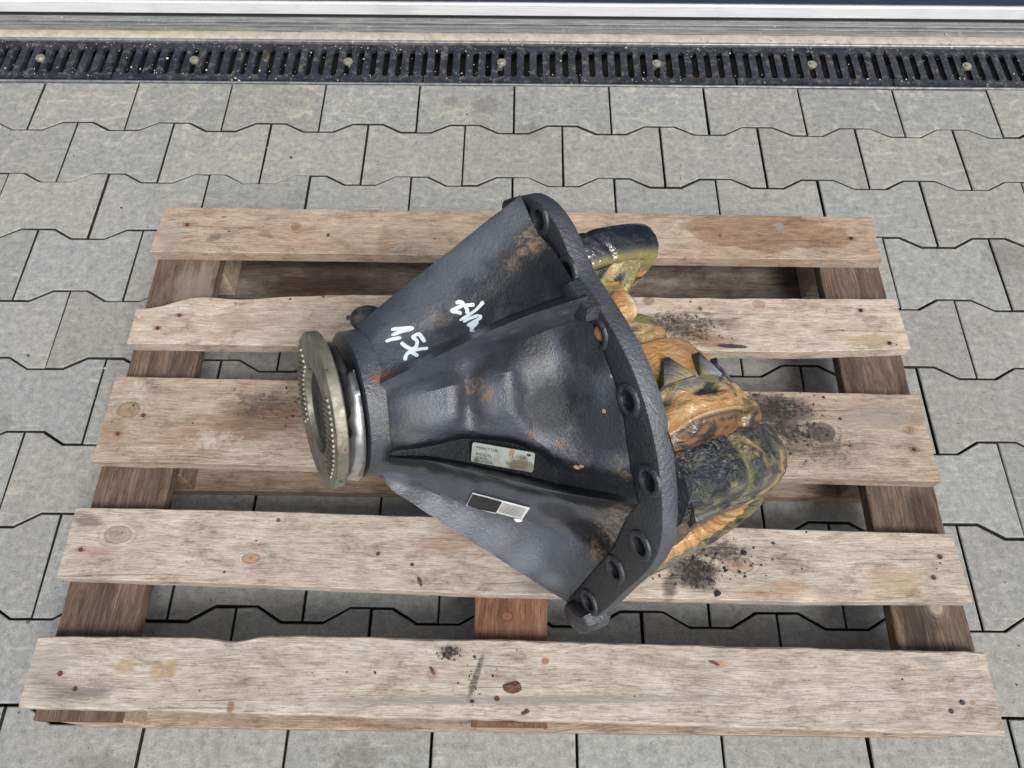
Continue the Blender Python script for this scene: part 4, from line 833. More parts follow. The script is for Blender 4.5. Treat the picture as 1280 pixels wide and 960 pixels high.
def paint(o, ac, sc, fn):
    me = o.data; at = me.color_attributes.new('coat', 'FLOAT_COLOR', 'POINT'); off = Vector((0, 0, 0)); q = o.parent
    while q is not None: off += q.location; q = q.parent
    buf = []
    for v in me.vertices:
        p = v.co+off; d = p-DC; a, b, s = d.dot(DU), d.dot(DV), d.dot(DA)
        c = fn(math.degrees(math.atan2(sc-s, a-ac)), math.hypot(a-ac, s-sc), b, p); buf += [c[0], c[1], c[2], 1.0]
    at.data.foreach_set('color', buf)
def arc_body(name, ac, sc, prof, p0, p1, n, mat, amp=.0, freq=20, seed=0, step=.004, parent=None, col=None, rmod=None):
    """solid swept round the DV axis through (ac, sc); prof = closed (r, b) polygon"""
    bm = bmesh.new(); rings = []; full = abs(p1-p0) >= 360; q = []
    for (r0, b0), (r1, b1) in zip(prof, prof[1:]+prof[:1]):
        m = max(1, int(math.hypot(r1-r0, b1-b0)/step)); q += [(r0+(r1-r0)*i/m, b0+(b1-b0)*i/m) for i in range(m)]
    for i in range(n if full else n+1):
        ph = p0+(p1-p0)*i/n; rings.append([VW(ac, sc, r+(rmod(ph, r, b) if rmod else 0), R(ph), b) for r, b in q])
    vr = add_loft(bm, rings, cap0=not full, cap1=not full)
    if full:
        a, b = vr[-1], vr[0]
        for i in range(len(a)): bm.faces.new((a[i], a[(i+1) % len(a)], b[(i+1) % len(a)], b[i]))
    bmesh.ops.recalc_face_normals(bm, faces=bm.faces); bm.normal_update()
    if amp:
        for v in bm.verts: v.co += v.normal*(amp*(noise.noise(v.co*freq+Vector((seed, 0, 0)))+.35*noise.noise(v.co*freq*2.3+Vector((seed, 4, 0)))))
    o = obj(name, bm, mat, parent or diff, smooth=True); smooth_by_angle(o, 50)
    if col: paint(o, ac, sc, col)
    return o
GA, GS = .085, -.038
def drum_r(ph, r, b):
    if r < .09: return 0
    d = -.0055*bell(b, .1365, .0030)*sst(ph, 3, 9)*(1-sst(ph, 24, 30))-.005*bell(b, .131, .005)*bell(ph, -8.5, 4)
    d += .0010*bell(b, .1585, .0016)-.016*sst(-ph, -1, 13)
    lump = sst(b, .137, .142)*(1-sst(b, .152, .157)); q = Vector((ph*.11, b*60, 3))
    d += lump*(.0030*noise.noise(q)+.0012*noise.noise(q*2.7))+.0035*sst(ph, 30, 40)*noise.noise(q*1.4+Vector((5, 5, 5)))
    return d
def drum_c(ph, r, b, p):
    n1, n2, n3 = swirl(p, 30, 1.3, (1, 2, 2)), swirl(p, 38, 5.1, (.7, 2.4, 2.4)), swirl(p, 60, 9.7, (1, 1.5, 1.5))
    c = mixc(ORA, TANC, sst(n1, -.3, .4)); c = mixc(c, CRE, .55*sst(n3, .25, .5))
    ol = bell(b, .1255, .0075)*sst(ph, -6, 0)*(1-sst(ph, 34, 42)); c = mixc(c, mixc(OLI, BLU, sst(n1, -.25, .35)), min(1, ol*1.25)*sst(n2+.55, 0, .5))
    c = mixc(c, OLI, .8*sst(n2, .05, .32)); c = mixc(c, BLK, .9*sst(n2+n3*.4, .32, .50))
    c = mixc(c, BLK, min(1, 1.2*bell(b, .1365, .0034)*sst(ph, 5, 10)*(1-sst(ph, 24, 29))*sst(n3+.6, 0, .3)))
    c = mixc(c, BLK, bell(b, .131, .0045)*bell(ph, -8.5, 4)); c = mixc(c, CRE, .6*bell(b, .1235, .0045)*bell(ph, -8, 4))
    c = mixc(c, (.30, .32, .32), .6*sst(n3+.5, .2, .7)*bell(b, .1588, .0009)); c = mixc(c, (.13, .065, .022), .9*sst(b, .1605, .164)); c = mixc(c, BLK, .9*sst(b, .162, .166)*sst(n3, -.05, .25)); c = mixc(c, BLK, .95*bell(b, .1612, .0016))  # rim-edge highlight and shaded underside painted into the grease colour
    if b < .112: c = mixc(c, BRN, .5*sst(n2, 0, .4)); c = mixc(c, ORA, .6)
    return c
ring = arc_body('ring_gear', GA, GS, [(.060, .064), (.098, .064), (.107, .070), (.111, .086), (.1135, .112), (.1155, .120), (.1165, .126), (.1170, .150), (.1160, .158), (.108, .168), (.098, .174), (.060, .174)], -13, 187, 150, M_GREASE, .0009, 40, 2, .0016, None, drum_c, drum_r)
tag(ring, label='crown gear smeared with orange grease')
def tooth_bm(ph):
    bm = bmesh.new(); rows = []
    prof = ((-10.2, .1215), (-7.4, .1130), (-4.6, .1050), (-2.2, .0975), (-1.0, .0950), (1.0, .0950), (2.2, .0975), (4.6, .1050), (7.4, .1130), (10.2, .1215))
    rings = []
    for r, sh in ((.100, 1.0), (.1150, 1.0), (.1186, .90), (.1192, .70)):
        cb = .1125; rings.append([VW(GA, GS, r, R(ph+f*sh), cb+(b-cb)*(.5+.5*sh)) for f, b in prof])
    add_loft(bm, rings); return bm
def tooth_c(ph0):
    def f(ph, r, b, p):
        n1, n3 = swirl(p, 60, 2.0), swirl(p, 90, 4.0)
        c = mixc((.045, .055, .075), (.30, .34, .40), sst(n1, .05, .4)); c = mixc(c, OLI, .8*sst(n3, .1, .4)*sst(b, .104, .114)); c = mixc(c, CRE, .6*sst(n3, .35, .5)*sst(b, .104, .112))
        return mixc(BLK, c, sst(b, .0995, .1045)*sst(r, .112, .117))
    return f
for i in range(8):
    o = obj('tooth', tooth_bm(2.5+21.8*i), M_GREASE, ring); smooth_by_angle(o, 45); paint(o, GA, GS, tooth_c(0))
def case_c(ph, r, b, p):
    n1, n2 = swirl(p, 30, 8.3, (.6, 2.2, 2.2)), swirl(p, 44, 3.3, (.6, 2.4, 2.4))
    c = mixc(OLI, ORA, sst(n1+(b-.050)*25, -.05, .35)); c = mixc(c, CRE, .5*sst(n2, .15, .4)); return mixc(c, BLK, .75*sst(-n2, .22, .42))
arc_body('gear_case', GA, GS, [(.03, .018), (.078, .018), (.091, .024), (.0985, .034), (.1005, .054), (.096, .066), (.03, .066)], -11, 27, 50, M_STREAK, .0016, 34, 3, .002, None, case_c)
def neck_c(ph, r, b, p):
    n1, n2 = swirl(p, 40, 2.3, (.8, 2, 2)), swirl(p, 55, 6.3, (.8, 2, 2))
    return mixc(mixc(ORA, OLI, sst(n1, .05, .35)), BLK, .8*sst(n2, .28, .45))
arc_body('gear_case_neck', GA, GS, [(.03, -.020), (.090, -.020), (.106, -.012), (.108, .012), (.100, .024), (.03, .024)], -8, 11, 30, M_GREASE, .0022, 38, 6, .002, None, neck_c)
# bearing caps: arches whose ends are cut square
def cap_r(ph, r, b):
    if r < .10: return 0
    return -.012*sst(-ph, 5, 17)-.0035*bell(ph, 7.5+(b-.19)*60, 1.6)+.0012*noise.noise(Vector((ph*.2, b*60, 1)))
def cap_c(ph, r, b, p):
    n1, n2, n3 = swirl(p, 26, 4.4, (1, 1.6, 1.6)), swirl(p, 50, 1.4, (1, 1.6, 1.6)), swirl(p, 80, 7.7)
    c = mixc(BLK, (.022, .030, .042), sst(n1, -.2, .4)); c = mixc(c, (.050, .056, .034), .8*sst(n1+n2*.4, .05, .60)); c = mixc(c, (.17, .155, .05), .7*sst(n2, .28, .60))
    d = abs((b-.196)-(ph-14)*.0028); c = mixc(c, mixc((.34, .24, .06), ORA, .4), .9*(1-sst(d, .005, .010))*bell(ph, 13.5, 4.2)*sst(n3+.7, .1, .4))
    c = mixc(c, (.16, .16, .05), .8*bell(ph, 7.5+(b-.19)*60, 1.5)); c = mixc(c, (.40, .26, .06), .95*bell(ph, 31, 3)*sst(b, .196, .204)*sst(n3+.8, .1, .5))
    return c
capn = arc_body('bearing_cap', .020, -.060, [(.085, .168), (.147, .168), (.153, .1705), (.1555, .177), (.1545, .196), (.150, .209), (.141, .219), (.128, .224), (.085, .225)], -17, 36, 90, M_FILM, .0014, 30, 1, .0022, None, cap_c, cap_r)
tag(capn, label='near bearing cap wrapped in greasy black film')
bm = bmesh.new(); bmesh.ops.create_cone(bm, cap_ends=True, segments=12, radius1=.0125, radius2=.010, depth=.02, matrix=Matrix.Translation(W(.112, .202, -.153)) @ (-DA).to_track_quat('Z', 'Y').to_matrix().to_4x4())
o = obj('cap_bolt', bm, M_FILM, capn); smooth_by_angle(o, 40); paint(o, .02, -.06, lambda ph, r, b, p: (.05, .055, .06))
def adj_c(ph, r, b, p):
    n1 = swirl(p, 45, 3.1); c = mixc((.10, .11, .09), OLI, sst(n1, -.1, .3)); return mixc(c, BLK, sst(n1, .2, .4))
arc_body('adjuster_ring', .045, -.062, [(.074, .205), (.086, .205), (.0895, .212), (.0895, .222), (.086, .2265), (.080, .2255), (.074, .2220)], -22, 205, 90, M_STREAK, .0008, 40, 4, .003, None, adj_c)
def race_r(ph, r, b):
    if b < .214: return 0
    return 0
def race_c(ph, r, b, p):
    f = .5+.5*math.cos(R(ph*25+25*noise.noise(Vector((ph*.08, 1, 1)))+180)); n1 = swirl(p, 40, 5.5); c = mixc(ORA, TANC, sst(n1, -.2, .4)); c = mixc(c, BRN, .6*sst(f, .82, .98)); return mixc(c, OLI, .7*sst(n1, .2, .45))
bm = bmesh.new(); g = []
for i in range(181):
    ph = -20+225*i/180; f = math.cos(R(ph*25+25*noise.noise(Vector((ph*.08, 1, 1)))))*(.55+.9*noise.noise(Vector((ph*.05, 4, 2))))
    g.append([bm.verts.new(VW(.045, -.062, r, R(ph), b+(.0022*sst(f, -.2, .8)*w))) for r, b, w in ((.050, .204, 0), (.056, .216, .6), (.064, .2195, 1), (.072, .2205, 1), (.0755, .2215, .4), (.0765, .206, 0))])
for i in range(180):
    for j in range(5): bm.faces.new((g[i][j], g[i+1][j], g[i+1][j+1], g[i][j+1]))
    bm.faces.new((g[i][5], g[i+1][5], g[i+1][0], g[i][0]))
bm.faces.new(g[0]); bm.faces.new(g[-1][::-1])
o = obj('bearing_rollers', bm, M_GREASE, diff, smooth=True); paint(o, .045, -.062, race_c); tag(o, label='bearing rollers packed with orange grease')
def capf_c(ph, r, b, p):
    n1, n2 = swirl(p, 30, 2.2, (.6, 2, 2)), swirl(p, 50, 6.2, (.6, 2.4, 2.4))
    c = mixc(BLK, (.014, .018, .024), sst(n1, 0, .4)); k_ = sst(b, -.026, -.018)
    c = mixc(c, OLI, k_*sst(n1+.35, 0, .4)); return mixc(c, ORA, k_*sst(n2, .05, .3)*sst(ph, 8, 16))
capf = arc_body('bearing_cap', .058, -.058, [(.085, -.058), (.150, -.058), (.157, -.055), (.160, -.048), (.1600, -.036), (.1565, -.026), (.150, -.019), (.140, -.016), (.085, -.015)], -13, 21, 60, M_FILM2, .0007, 24, 8, .0022, None, capf_c, lambda ph, r, b: -.0022*bell(ph, -4.5+(b+.04)*150, 1.2) if r > .12 else 0)
tag(capf, label='far bearing cap wrapped in shiny black film')
# streaked film that hangs from the far cap and tapers towards the gear
def drape():
    bm = bmesh.new(); n, m = 60, 50; g = []
    for j in range(m+1):
        t = j/m; b = -.022+.050*t; p1 = 18-27*t**1.15; row = []
        for i in range(n+1):
            f = i/n; ph = -10+(p1+10)*f; r = .148-.030*t-.006*math.sin(t*3.1)+.0022*noise.noise(Vector((f*2+t*3, t*16-f*6, 1)))-.010*sst(f, .9, 1.0)
            row.append(bm.verts.new(VW(.058, -.058, r, R(ph), b)))
        g.append(row)
    for j in range(m):
        for i in range(n): bm.faces.new((g[j][i], g[j][i+1], g[j+1][i+1], g[j+1][i]))
    r_ = bmesh.ops.extrude_face_region(bm, geom=bm.faces[:])
    bmesh.ops.translate(bm, verts=[v for v in r_['geom'] if isinstance(v, bmesh.types.BMVert)], vec=Vector(W(-.012, -.006, -.0))-DC)
    return bm
def drape_c(ph, r, b, p):
    x = Vector((ph*.035-(b*38), ph*.10+b*70, 0)); n1, n2 = noise.noise(Vector((x.x*.5, x.y*1.1, 2))), noise.noise(Vector((x.x*.5, x.y*1.7, 7)))
    c = mixc(OLI, BLK, sst(n1, -.08, .18)); c = mixc(c, (.36, .24, .085), .85*sst(n2, .08, .34)); return mixc(c, CRE, .45*sst(n2-n1, .45, .7))
o = obj('hanging_film', drape(), M_STREAK, diff, smooth=True); paint(o, .058, -.058, drape_c)
def lump(name, ac, sc, r, ph, b, size, mat, cf, rot=0):
    bm = bmesh.new(); bmesh.ops.create_icosphere(bm, subdivisions=4, radius=1.0); c0 = VW(ac, sc, r, R(ph), b)
    for v in bm.verts:
        q = v.co.copy(); q *= 1+.12*noise.noise(q*1.7+Vector((b*100, 0, 0))); v.co = c0-DA*(q.x*size[0])+DU*(q.y*size[1])+DV*(q.z*size[2])
    o = obj(name, bm, mat, diff, smooth=True); paint(o, ac, sc, cf); return o
lump('grease_lump', .058, -.058, .132, -7.0, .024, (.016, .014, .017), M_GREASE, lambda ph, r, b, p: mixc(mixc(ORA, CRE, sst(ph, -6, -3.5)), BLK, sst(ph, -2.6, -1.2)))
lump('grease_lump', GA, GS, .100, -4, .026, (.014, .010, .015), M_GREASE, neck_c)
lump('grease_lump', GA, GS, .110, 42, .160, (.020, .010, .016), M_GREASE, drum_c)
lump('grease_lump', GA, GS, .110, 50, .140, (.014, .009, .026), M_GREASE, drum_c)
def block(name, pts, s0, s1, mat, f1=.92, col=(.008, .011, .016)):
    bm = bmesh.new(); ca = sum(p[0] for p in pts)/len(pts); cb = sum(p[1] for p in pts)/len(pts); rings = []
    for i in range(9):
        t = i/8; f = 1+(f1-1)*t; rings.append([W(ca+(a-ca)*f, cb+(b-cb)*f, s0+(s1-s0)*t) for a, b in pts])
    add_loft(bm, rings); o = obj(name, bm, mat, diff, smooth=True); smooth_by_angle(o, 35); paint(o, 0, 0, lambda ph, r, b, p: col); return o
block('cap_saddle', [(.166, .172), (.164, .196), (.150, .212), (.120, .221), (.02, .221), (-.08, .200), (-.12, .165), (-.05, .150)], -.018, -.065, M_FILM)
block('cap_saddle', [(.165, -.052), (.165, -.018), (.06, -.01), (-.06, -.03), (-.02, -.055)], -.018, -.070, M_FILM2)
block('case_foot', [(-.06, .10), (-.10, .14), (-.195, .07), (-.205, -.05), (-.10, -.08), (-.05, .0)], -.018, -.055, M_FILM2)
# --- writing on the casting, name plate, sticker
M_PAINTPEN = mat_plain('white_paint_marker', (0.66, 0.72, 0.80), 0.55, 0, 0.12, 200, 0.2)
def near_surface(p, off):
    q, n, i, d = BVH.find_nearest(p); return q+n*off, n
def text_mesh(s, size, mat_to_world, bm):
    cu = bpy.data.curves.new('lettering', 'FONT'); cu.body = s; cu.size = size; cu.align_x = 'LEFT'; cu.align_y = 'CENTER'; cu.resolution_u = 2; cu.extrude = 0.0
    ob = bpy.data.objects.new('lettering', cu); C.objects.link(ob); dg = bpy.context.evaluated_depsgraph_get()
    me = bpy.data.meshes.new_from_object(ob.evaluated_get(dg)); bpy.data.objects.remove(ob); bpy.data.curves.remove(cu)
    for v in me.vertices: v.co = mat_to_world(v.co.x, v.co.y)
    bm.from_mesh(me); bpy.data.meshes.remove(me)
STROKES = [
    [(0.1033,-0.0738,0.1452),(0.1046,-0.0724,0.1431),(0.1056,-0.0712,0.1409),(0.1068,-0.07,0.1387),(0.1078,-0.0687,0.1363),(0.1088,-0.0674,0.1339),(0.1099,-0.066,0.1313),(0.1109,-0.0647,0.1288),(0.112,-0.0633,0.1262)],
    [(0.1119,-0.0631,0.1262),(0.1107,-0.0638,0.1288),(0.1095,-0.0645,0.1313),(0.1084,-0.0651,0.1339),(0.1072,-0.0657,0.1365),(0.106,-0.0663,0.1392),(0.1046,-0.0669,0.1419),(0.1031,-0.0675,0.1446),(0.1015,-0.0682,0.1472)],
    [(0.0978,-0.0652,0.154),(0.0986,-0.0648,0.1524),(0.0994,-0.0645,0.1507),(0.1002,-0.0642,0.1491),(0.1011,-0.0636,0.1473),(0.102,-0.0629,0.1456),(0.103,-0.062,0.1437),(0.104,-0.0611,0.1418),(0.1048,-0.0603,0.1399)],
    [(0.1122,-0.0432,0.1227),(0.112,-0.0448,0.1227),(0.1118,-0.0464,0.1228),(0.1117,-0.048,0.1229),(0.1115,-0.0495,0.123),(0.1114,-0.051,0.1232),(0.1113,-0.0524,0.1234),(0.1112,-0.0538,0.1236),(0.1111,-0.0548,0.124),(0.1108,-0.0553,0.1246),(0.1105,-0.0555,0.1254),(0.1101,-0.0556,0.1262),(0.1098,-0.0557,0.127),(0.1094,-0.0557,0.1279),(0.109,-0.0556,0.1288),(0.1087,-0.0556,0.1297),(0.1085,-0.0551,0.1301),(0.1085,-0.0544,0.1302),(0.1087,-0.0533,0.1297),(0.1088,-0.0522,0.1293),(0.109,-0.0512,0.129),(0.1092,-0.0503,0.1288),(0.1092,-0.0495,0.1287),(0.1093,-0.0487,0.1286),(0.1093,-0.0478,0.1287),(0.1092,-0.0469,0.129),(0.109,-0.046,0.1296),(0.1088,-0.0451,0.1301),(0.1086,-0.0443,0.1307),(0.1083,-0.0438,0.1313),(0.1079,-0.0434,0.132),(0.1076,-0.0431,0.1327),(0.1072,-0.0429,0.1335),(0.1069,-0.043,0.1343),(0.1065,-0.0433,0.1352),(0.1062,-0.0436,0.1361),(0.1059,-0.0442,0.1369),(0.1056,-0.045,0.1377),(0.1054,-0.0461,0.1384),(0.1052,-0.0472,0.1391),(0.105,-0.0483,0.1397),(0.1048,-0.0493,0.1402),(0.1046,-0.0503,0.1406),(0.1044,-0.0513,0.141),(0.1042,-0.0522,0.1414),(0.1041,-0.0531,0.1416),(0.1041,-0.054,0.1418),(0.104,-0.0548,0.1419),(0.1039,-0.0556,0.1421)],
    [(0.1135,-0.0345,0.123),(0.1128,-0.0353,0.124),(0.112,-0.0361,0.125),(0.1114,-0.0368,0.126),(0.1108,-0.0375,0.1271),(0.1101,-0.0381,0.1282),(0.1094,-0.0387,0.1294),(0.1088,-0.0392,0.1306),(0.1082,-0.0398,0.1318),(0.1075,-0.0403,0.1331),(0.1068,-0.0408,0.1345),(0.1062,-0.0413,0.1359),(0.1057,-0.0416,0.1371),(0.1052,-0.0416,0.1382),(0.1048,-0.0415,0.1392),(0.1044,-0.0415,0.1402),(0.104,-0.0411,0.1411),(0.1037,-0.0407,0.142),(0.1034,-0.04,0.1428),(0.103,-0.0393,0.1437),(0.1027,-0.0386,0.1443),(0.1025,-0.0378,0.1449),(0.1023,-0.0369,0.1452),(0.1022,-0.0359,0.1456),(0.1021,-0.0349,0.146)],
    [(0.1051,-0.0414,0.1385),(0.1053,-0.0406,0.138),(0.1056,-0.0398,0.1374),(0.1058,-0.0391,0.1369),(0.1061,-0.0381,0.1363),(0.1063,-0.0369,0.1357),(0.1068,-0.0353,0.1351),(0.1073,-0.0338,0.1345),(0.1078,-0.0322,0.134)],
    [(0.1386,-0.0618,0.0853),(0.1391,-0.0616,0.0844),(0.1396,-0.0614,0.0835),(0.1401,-0.0612,0.0826),(0.1405,-0.0608,0.0818),(0.1406,-0.0603,0.0811),(0.1406,-0.0596,0.0805),(0.1406,-0.059,0.0799),(0.1405,-0.0584,0.0796),(0.1402,-0.058,0.0796),(0.1396,-0.0577,0.08),(0.1391,-0.0573,0.0803),(0.1385,-0.0572,0.0809),(0.1378,-0.0572,0.0818),(0.1371,-0.0573,0.0831),(0.1365,-0.0574,0.0843),(0.1358,-0.0576,0.0856),(0.135,-0.0577,0.087),(0.1341,-0.058,0.0884),(0.1331,-0.0583,0.0898),(0.1326,-0.0582,0.0904),(0.1325,-0.0577,0.0901),(0.1327,-0.0569,0.089),(0.133,-0.0561,0.0879),(0.1333,-0.0552,0.0867),(0.1334,-0.0542,0.0857),(0.1336,-0.0533,0.0846),(0.1336,-0.0523,0.0835),(0.1337,-0.0514,0.0824)],
    [(0.1427,-0.0516,0.0699),(0.1423,-0.0522,0.071),(0.1419,-0.0528,0.0722),(0.1415,-0.0534,0.0733),(0.1411,-0.0539,0.0744),(0.1408,-0.0544,0.0755),(0.1404,-0.0549,0.0764),(0.14,-0.0553,0.0774),(0.1396,-0.0553,0.0779),(0.1391,-0.0547,0.078),(0.1386,-0.0536,0.0776),(0.1381,-0.0524,0.0773),(0.1375,-0.0515,0.0771),(0.1369,-0.0507,0.0772),(0.1362,-0.05,0.0776),(0.1355,-0.0494,0.0779),(0.1348,-0.0488,0.0782)],
    [(0.1474,-0.0498,0.0621),(0.1466,-0.0495,0.0628),(0.1459,-0.0491,0.0634),(0.1451,-0.0488,0.064),(0.1443,-0.0483,0.065),(0.1435,-0.0478,0.0662),(0.1425,-0.0473,0.0676),(0.1415,-0.0468,0.0691),(0.1403,-0.0464,0.0707),(0.139,-0.0462,0.0724),(0.1376,-0.0462,0.0743),(0.1362,-0.0462,0.0762),(0.1349,-0.0462,0.0782),(0.1336,-0.0461,0.0803),(0.1325,-0.0461,0.0824),(0.1312,-0.0461,0.0845),(0.1298,-0.0462,0.0865)],
    [(0.1317,-0.0423,0.0846),(0.1326,-0.0422,0.0832),(0.1334,-0.0422,0.0817),(0.1342,-0.0422,0.0803),(0.1352,-0.042,0.0785),(0.1364,-0.0416,0.0766),(0.138,-0.0409,0.0744),(0.1395,-0.0402,0.0722),(0.141,-0.0396,0.0701)],
    [(0.1409,-0.0392,0.0702),(0.141,-0.0384,0.0701),(0.141,-0.0376,0.0699),(0.1411,-0.0368,0.0697),(0.1407,-0.0363,0.0701),(0.1401,-0.036,0.0711),(0.1391,-0.036,0.0728),(0.1381,-0.036,0.0744),(0.1371,-0.036,0.0761),(0.1361,-0.036,0.0779),(0.1351,-0.0361,0.0798),(0.134,-0.0361,0.0818),(0.133,-0.0362,0.0837)],
    [(0.1377,-0.036,0.0751),(0.1378,-0.0352,0.0751),(0.1378,-0.0345,0.0751),(0.1378,-0.0337,0.075),(0.1376,-0.0331,0.0755),(0.1371,-0.0327,0.0763),(0.1365,-0.0323,0.0776),(0.1358,-0.032,0.0788),(0.1353,-0.0314,0.0799),(0.135,-0.0307,0.0808),(0.1348,-0.0298,0.0815),(0.1346,-0.0289,0.0822),(0.1346,-0.028,0.0825),(0.1348,-0.0271,0.0825),(0.1368,-0.0252,0.0829),(0.1409,-0.022,0.0843),(0.1435,-0.0201,0.0847),(0.1447,-0.0193,0.0842),(0.1446,-0.0198,0.0828),(0.1449,-0.02,0.0815),(0.1451,-0.0202,0.0802)],
    [(0.1363,-0.0343,0.0778),(0.1357,-0.0341,0.079),(0.135,-0.0339,0.0802),(0.1344,-0.0337,0.0814),(0.1338,-0.0335,0.0827)]]
PLATE = [[(0.0597, 0.0519, 0.0999), (0.0842, 0.0935, 0.0579)], [(0.0488, 0.0639, 0.1099), (0.0639, 0.1036, 0.0617)]]
STICKER = [[(0.0038, 0.081, 0.1063), (0.0036, 0.0841, 0.1021), (0.0038, 0.0872, 0.0981), (0.0046, 0.0906, 0.0942), (0.0053, 0.094, 0.0904), (0.0057, 0.0973, 0.0864), (0.0059, 0.1004, 0.0824), (0.0069, 0.1039, 0.0787), (0.0073, 0.1072, 0.0747), (0.0077, 0.1104, 0.0707), (0.008, 0.1137, 0.0667), (0.0084, 0.1169, 0.0627), (0.0083, 0.12, 0.0585)], [(-0.0061, 0.0801, 0.1058), (-0.0059, 0.0833, 0.1018), (-0.0056, 0.0865, 0.0977), (-0.0058, 0.0895, 0.0934), (-0.0053, 0.0928, 0.0895), (-0.0041, 0.0963, 0.0858), (-0.0032, 0.0998, 0.082), (-0.002, 0.1032, 0.0783), (-0.001, 0.1067, 0.0746), (-0.0007, 0.1099, 0.0705), (-0.0007, 0.113, 0.0663), (-0.0006, 0.1162, 0.0622), (-0.0002, 0.1194, 0.0582)], [(-0.0174, 0.0787, 0.1049), (-0.0168, 0.0821, 0.1009), (-0.0166, 0.0852, 0.0968), (-0.0164, 0.0884, 0.0927), (-0.0167, 0.0914, 0.0884), (-0.0156, 0.0949, 0.0846), (-0.0145, 0.0984, 0.0808), (-0.0139, 0.1017, 0.0769), (-0.0128, 0.1051, 0.0731), (-0.0113, 0.1087, 0.0695), (-0.0108, 0.112, 0.0655), (-0.0103, 0.1153, 0.0615), (-0.0099, 0.1185, 0.0574)], [(-0.0314, 0.0765, 0.1031), (-0.0314, 0.0796, 0.0988), (-0.0305, 0.083, 0.0949), (-0.0297, 0.0864, 0.0909), (-0.0293, 0.0896, 0.0868), (-0.029, 0.0928, 0.0827), (-0.0281, 0.0963, 0.0787), (-0.0278, 0.0995, 0.0746), (-0.0269, 0.1029, 0.0707), (-0.0258, 0.1064, 0.0669), (-0.0244, 0.1099, 0.0632), (-0.0232, 0.1134, 0.0594), (-0.0226, 0.1167, 0.0554)], [(-0.0411, 0.0755, 0.1025), (-0.0416, 0.0785, 0.0981), (-0.0419, 0.0814, 0.0936), (-0.0428, 0.0846, 0.0894), (-0.0432, 0.0875, 0.0849), (-0.0424, 0.0909, 0.0809), (-0.0413, 0.0943, 0.077), (-0.041, 0.0976, 0.0727), (-0.0404, 0.1009, 0.0686), (-0.0397, 0.1042, 0.0646), (-0.0387, 0.1077, 0.0607), (-0.0376, 0.1111, 0.0568), (-0.0373, 0.1143, 0.0526)]]

rs = random.Random(8)
for si, st in enumerate(STROKES):
    pts = [near_surface(W(*p), .0006) for p in st]
    bm = bmesh.new(); prev = None; n = len(pts)
    for i, (p, nn) in enumerate(pts):
        t = (pts[min(i+1, n-1)][0]-pts[max(i-1, 0)][0]).normalized(); s = nn.cross(t).normalized()
        w = (.0019+.0003*noise.noise(p*150))*(.55 if i == 0 else .45 if i == n-1 else 1)
        row = [bm.verts.new(p+s*w), bm.verts.new(p+nn*.0002), bm.verts.new(p-s*w)]
        if prev:
            for a in range(2): bm.faces.new((prev[a], prev[a+1], row[a+1], row[a]))
        prev = row
    obj('handwriting_stroke', bm, M_PAINTPEN, housing, smooth=True)

tl, tr, br, bl = W(*PLATE[0][0]), W(*PLATE[0][1]), W(*PLATE[1][1]), W(*PLATE[1][0])
ex = ((tr-tl)+(br-bl))/2; ey = ((bl-tl)+(br-tr))/2; ctr = (tl+tr+br+bl)/4
nz = ey.cross(ex).normalized()
if nz.dot(Vector((0, 0, 1))) < 0: nz = -nz
LX, LY = ex.length, ey.length; ux = ex.normalized(); uy = (ey-ux*ey.dot(ux)).normalized()
# lift the plate until none of its points lies inside the casting
lift = 0
for i in range(9):
    for j in range(5):
        p = ctr+ux*(LX*(i/8-.5))+uy*(LY*(j/4-.5)); q, n_, ii, d_ = BVH.ray_cast(p+nz*.05, -nz)
        if q is not None: lift = max(lift, (q-p).dot(nz))
ctr = ctr+nz*min(lift+.0004, .006)
def PL(x, y, z=0.0): return ctr+ux*x+uy*y+nz*z
def mat_plate():
    k = NM('worn_nameplate'); p = k.n.new('ShaderNodeNewGeometry').outputs['Position']
    n = k.noise(p, 120, 5, .65); n2 = k.noise(p, 480, 3, .6)
    c = k.mix(k.step(n, .35, .7), (.40, .43, .41), (.30, .32, .295))
    for (x, y), r, col, am in (((LX*.22, LY*.26), .010, (.13, .115, .075), .9), ((LX*.32, LY*.05), .009, (.15, .135, .09), .8), ((LX*.14, -LY*.33), .004, (.33, .15, .05), .8), ((LX*.4, LY*.3), .008, (.14, .12, .085), .7), ((-LX*.42, LY*.4), .004, (.12, .1, .08), .7)):
        q = PL(x, y); b = k.blob(p, tuple(q), (r, r, r), 0, n, .9, (.5, 1.0)); c = k.mix(k.math('MULTIPLY', b, am), c, col)
    return k.out(c, .42, .35, k.bump(k.math('ADD', n, n2), .15, .0005))
bm = bmesh.new(); rr_ = .0022; out = []
for cx, cy, a0 in ((LX/2-rr_, LY/2-rr_, 0), (-LX/2+rr_, LY/2-rr_, 90), (-LX/2+rr_, -LY/2+rr_, 180), (LX/2-rr_, -LY/2+rr_, 270)):
    for a in (0, 30, 60, 90): out.append((cx+rr_*math.cos(R(a0+a)), cy+rr_*math.sin(R(a0+a))))
add_loft(bm, [[PL(x, y, z) for x, y in out] for z in (-.0010, .0006)])
plate = obj('nameplate', bm, mat_plate(), diff); tag(plate, label='worn pale metal nameplate with MODEL and SERIAL lettering')
M_INK = mat_plain('black_ink', (0.012, 0.012, 0.014), 0.6, 0, 0.1, 50, 0.0)
bm = bmesh.new()
for s, x, y, sz in (('MERITOR', -.43, -.27, .0044), ('MODEL', -.43, .06, .0042), ('SERIAL', -.43, .24, .0038), ('NUMBER', -.43, .40, .0038), ('U.S.A.', .20, -.16, .0036)):
    text_mesh(s, sz, lambda a, b, x=x, y=y: PL(LX*x+a*1.22, LY*y-b, .0009), bm)
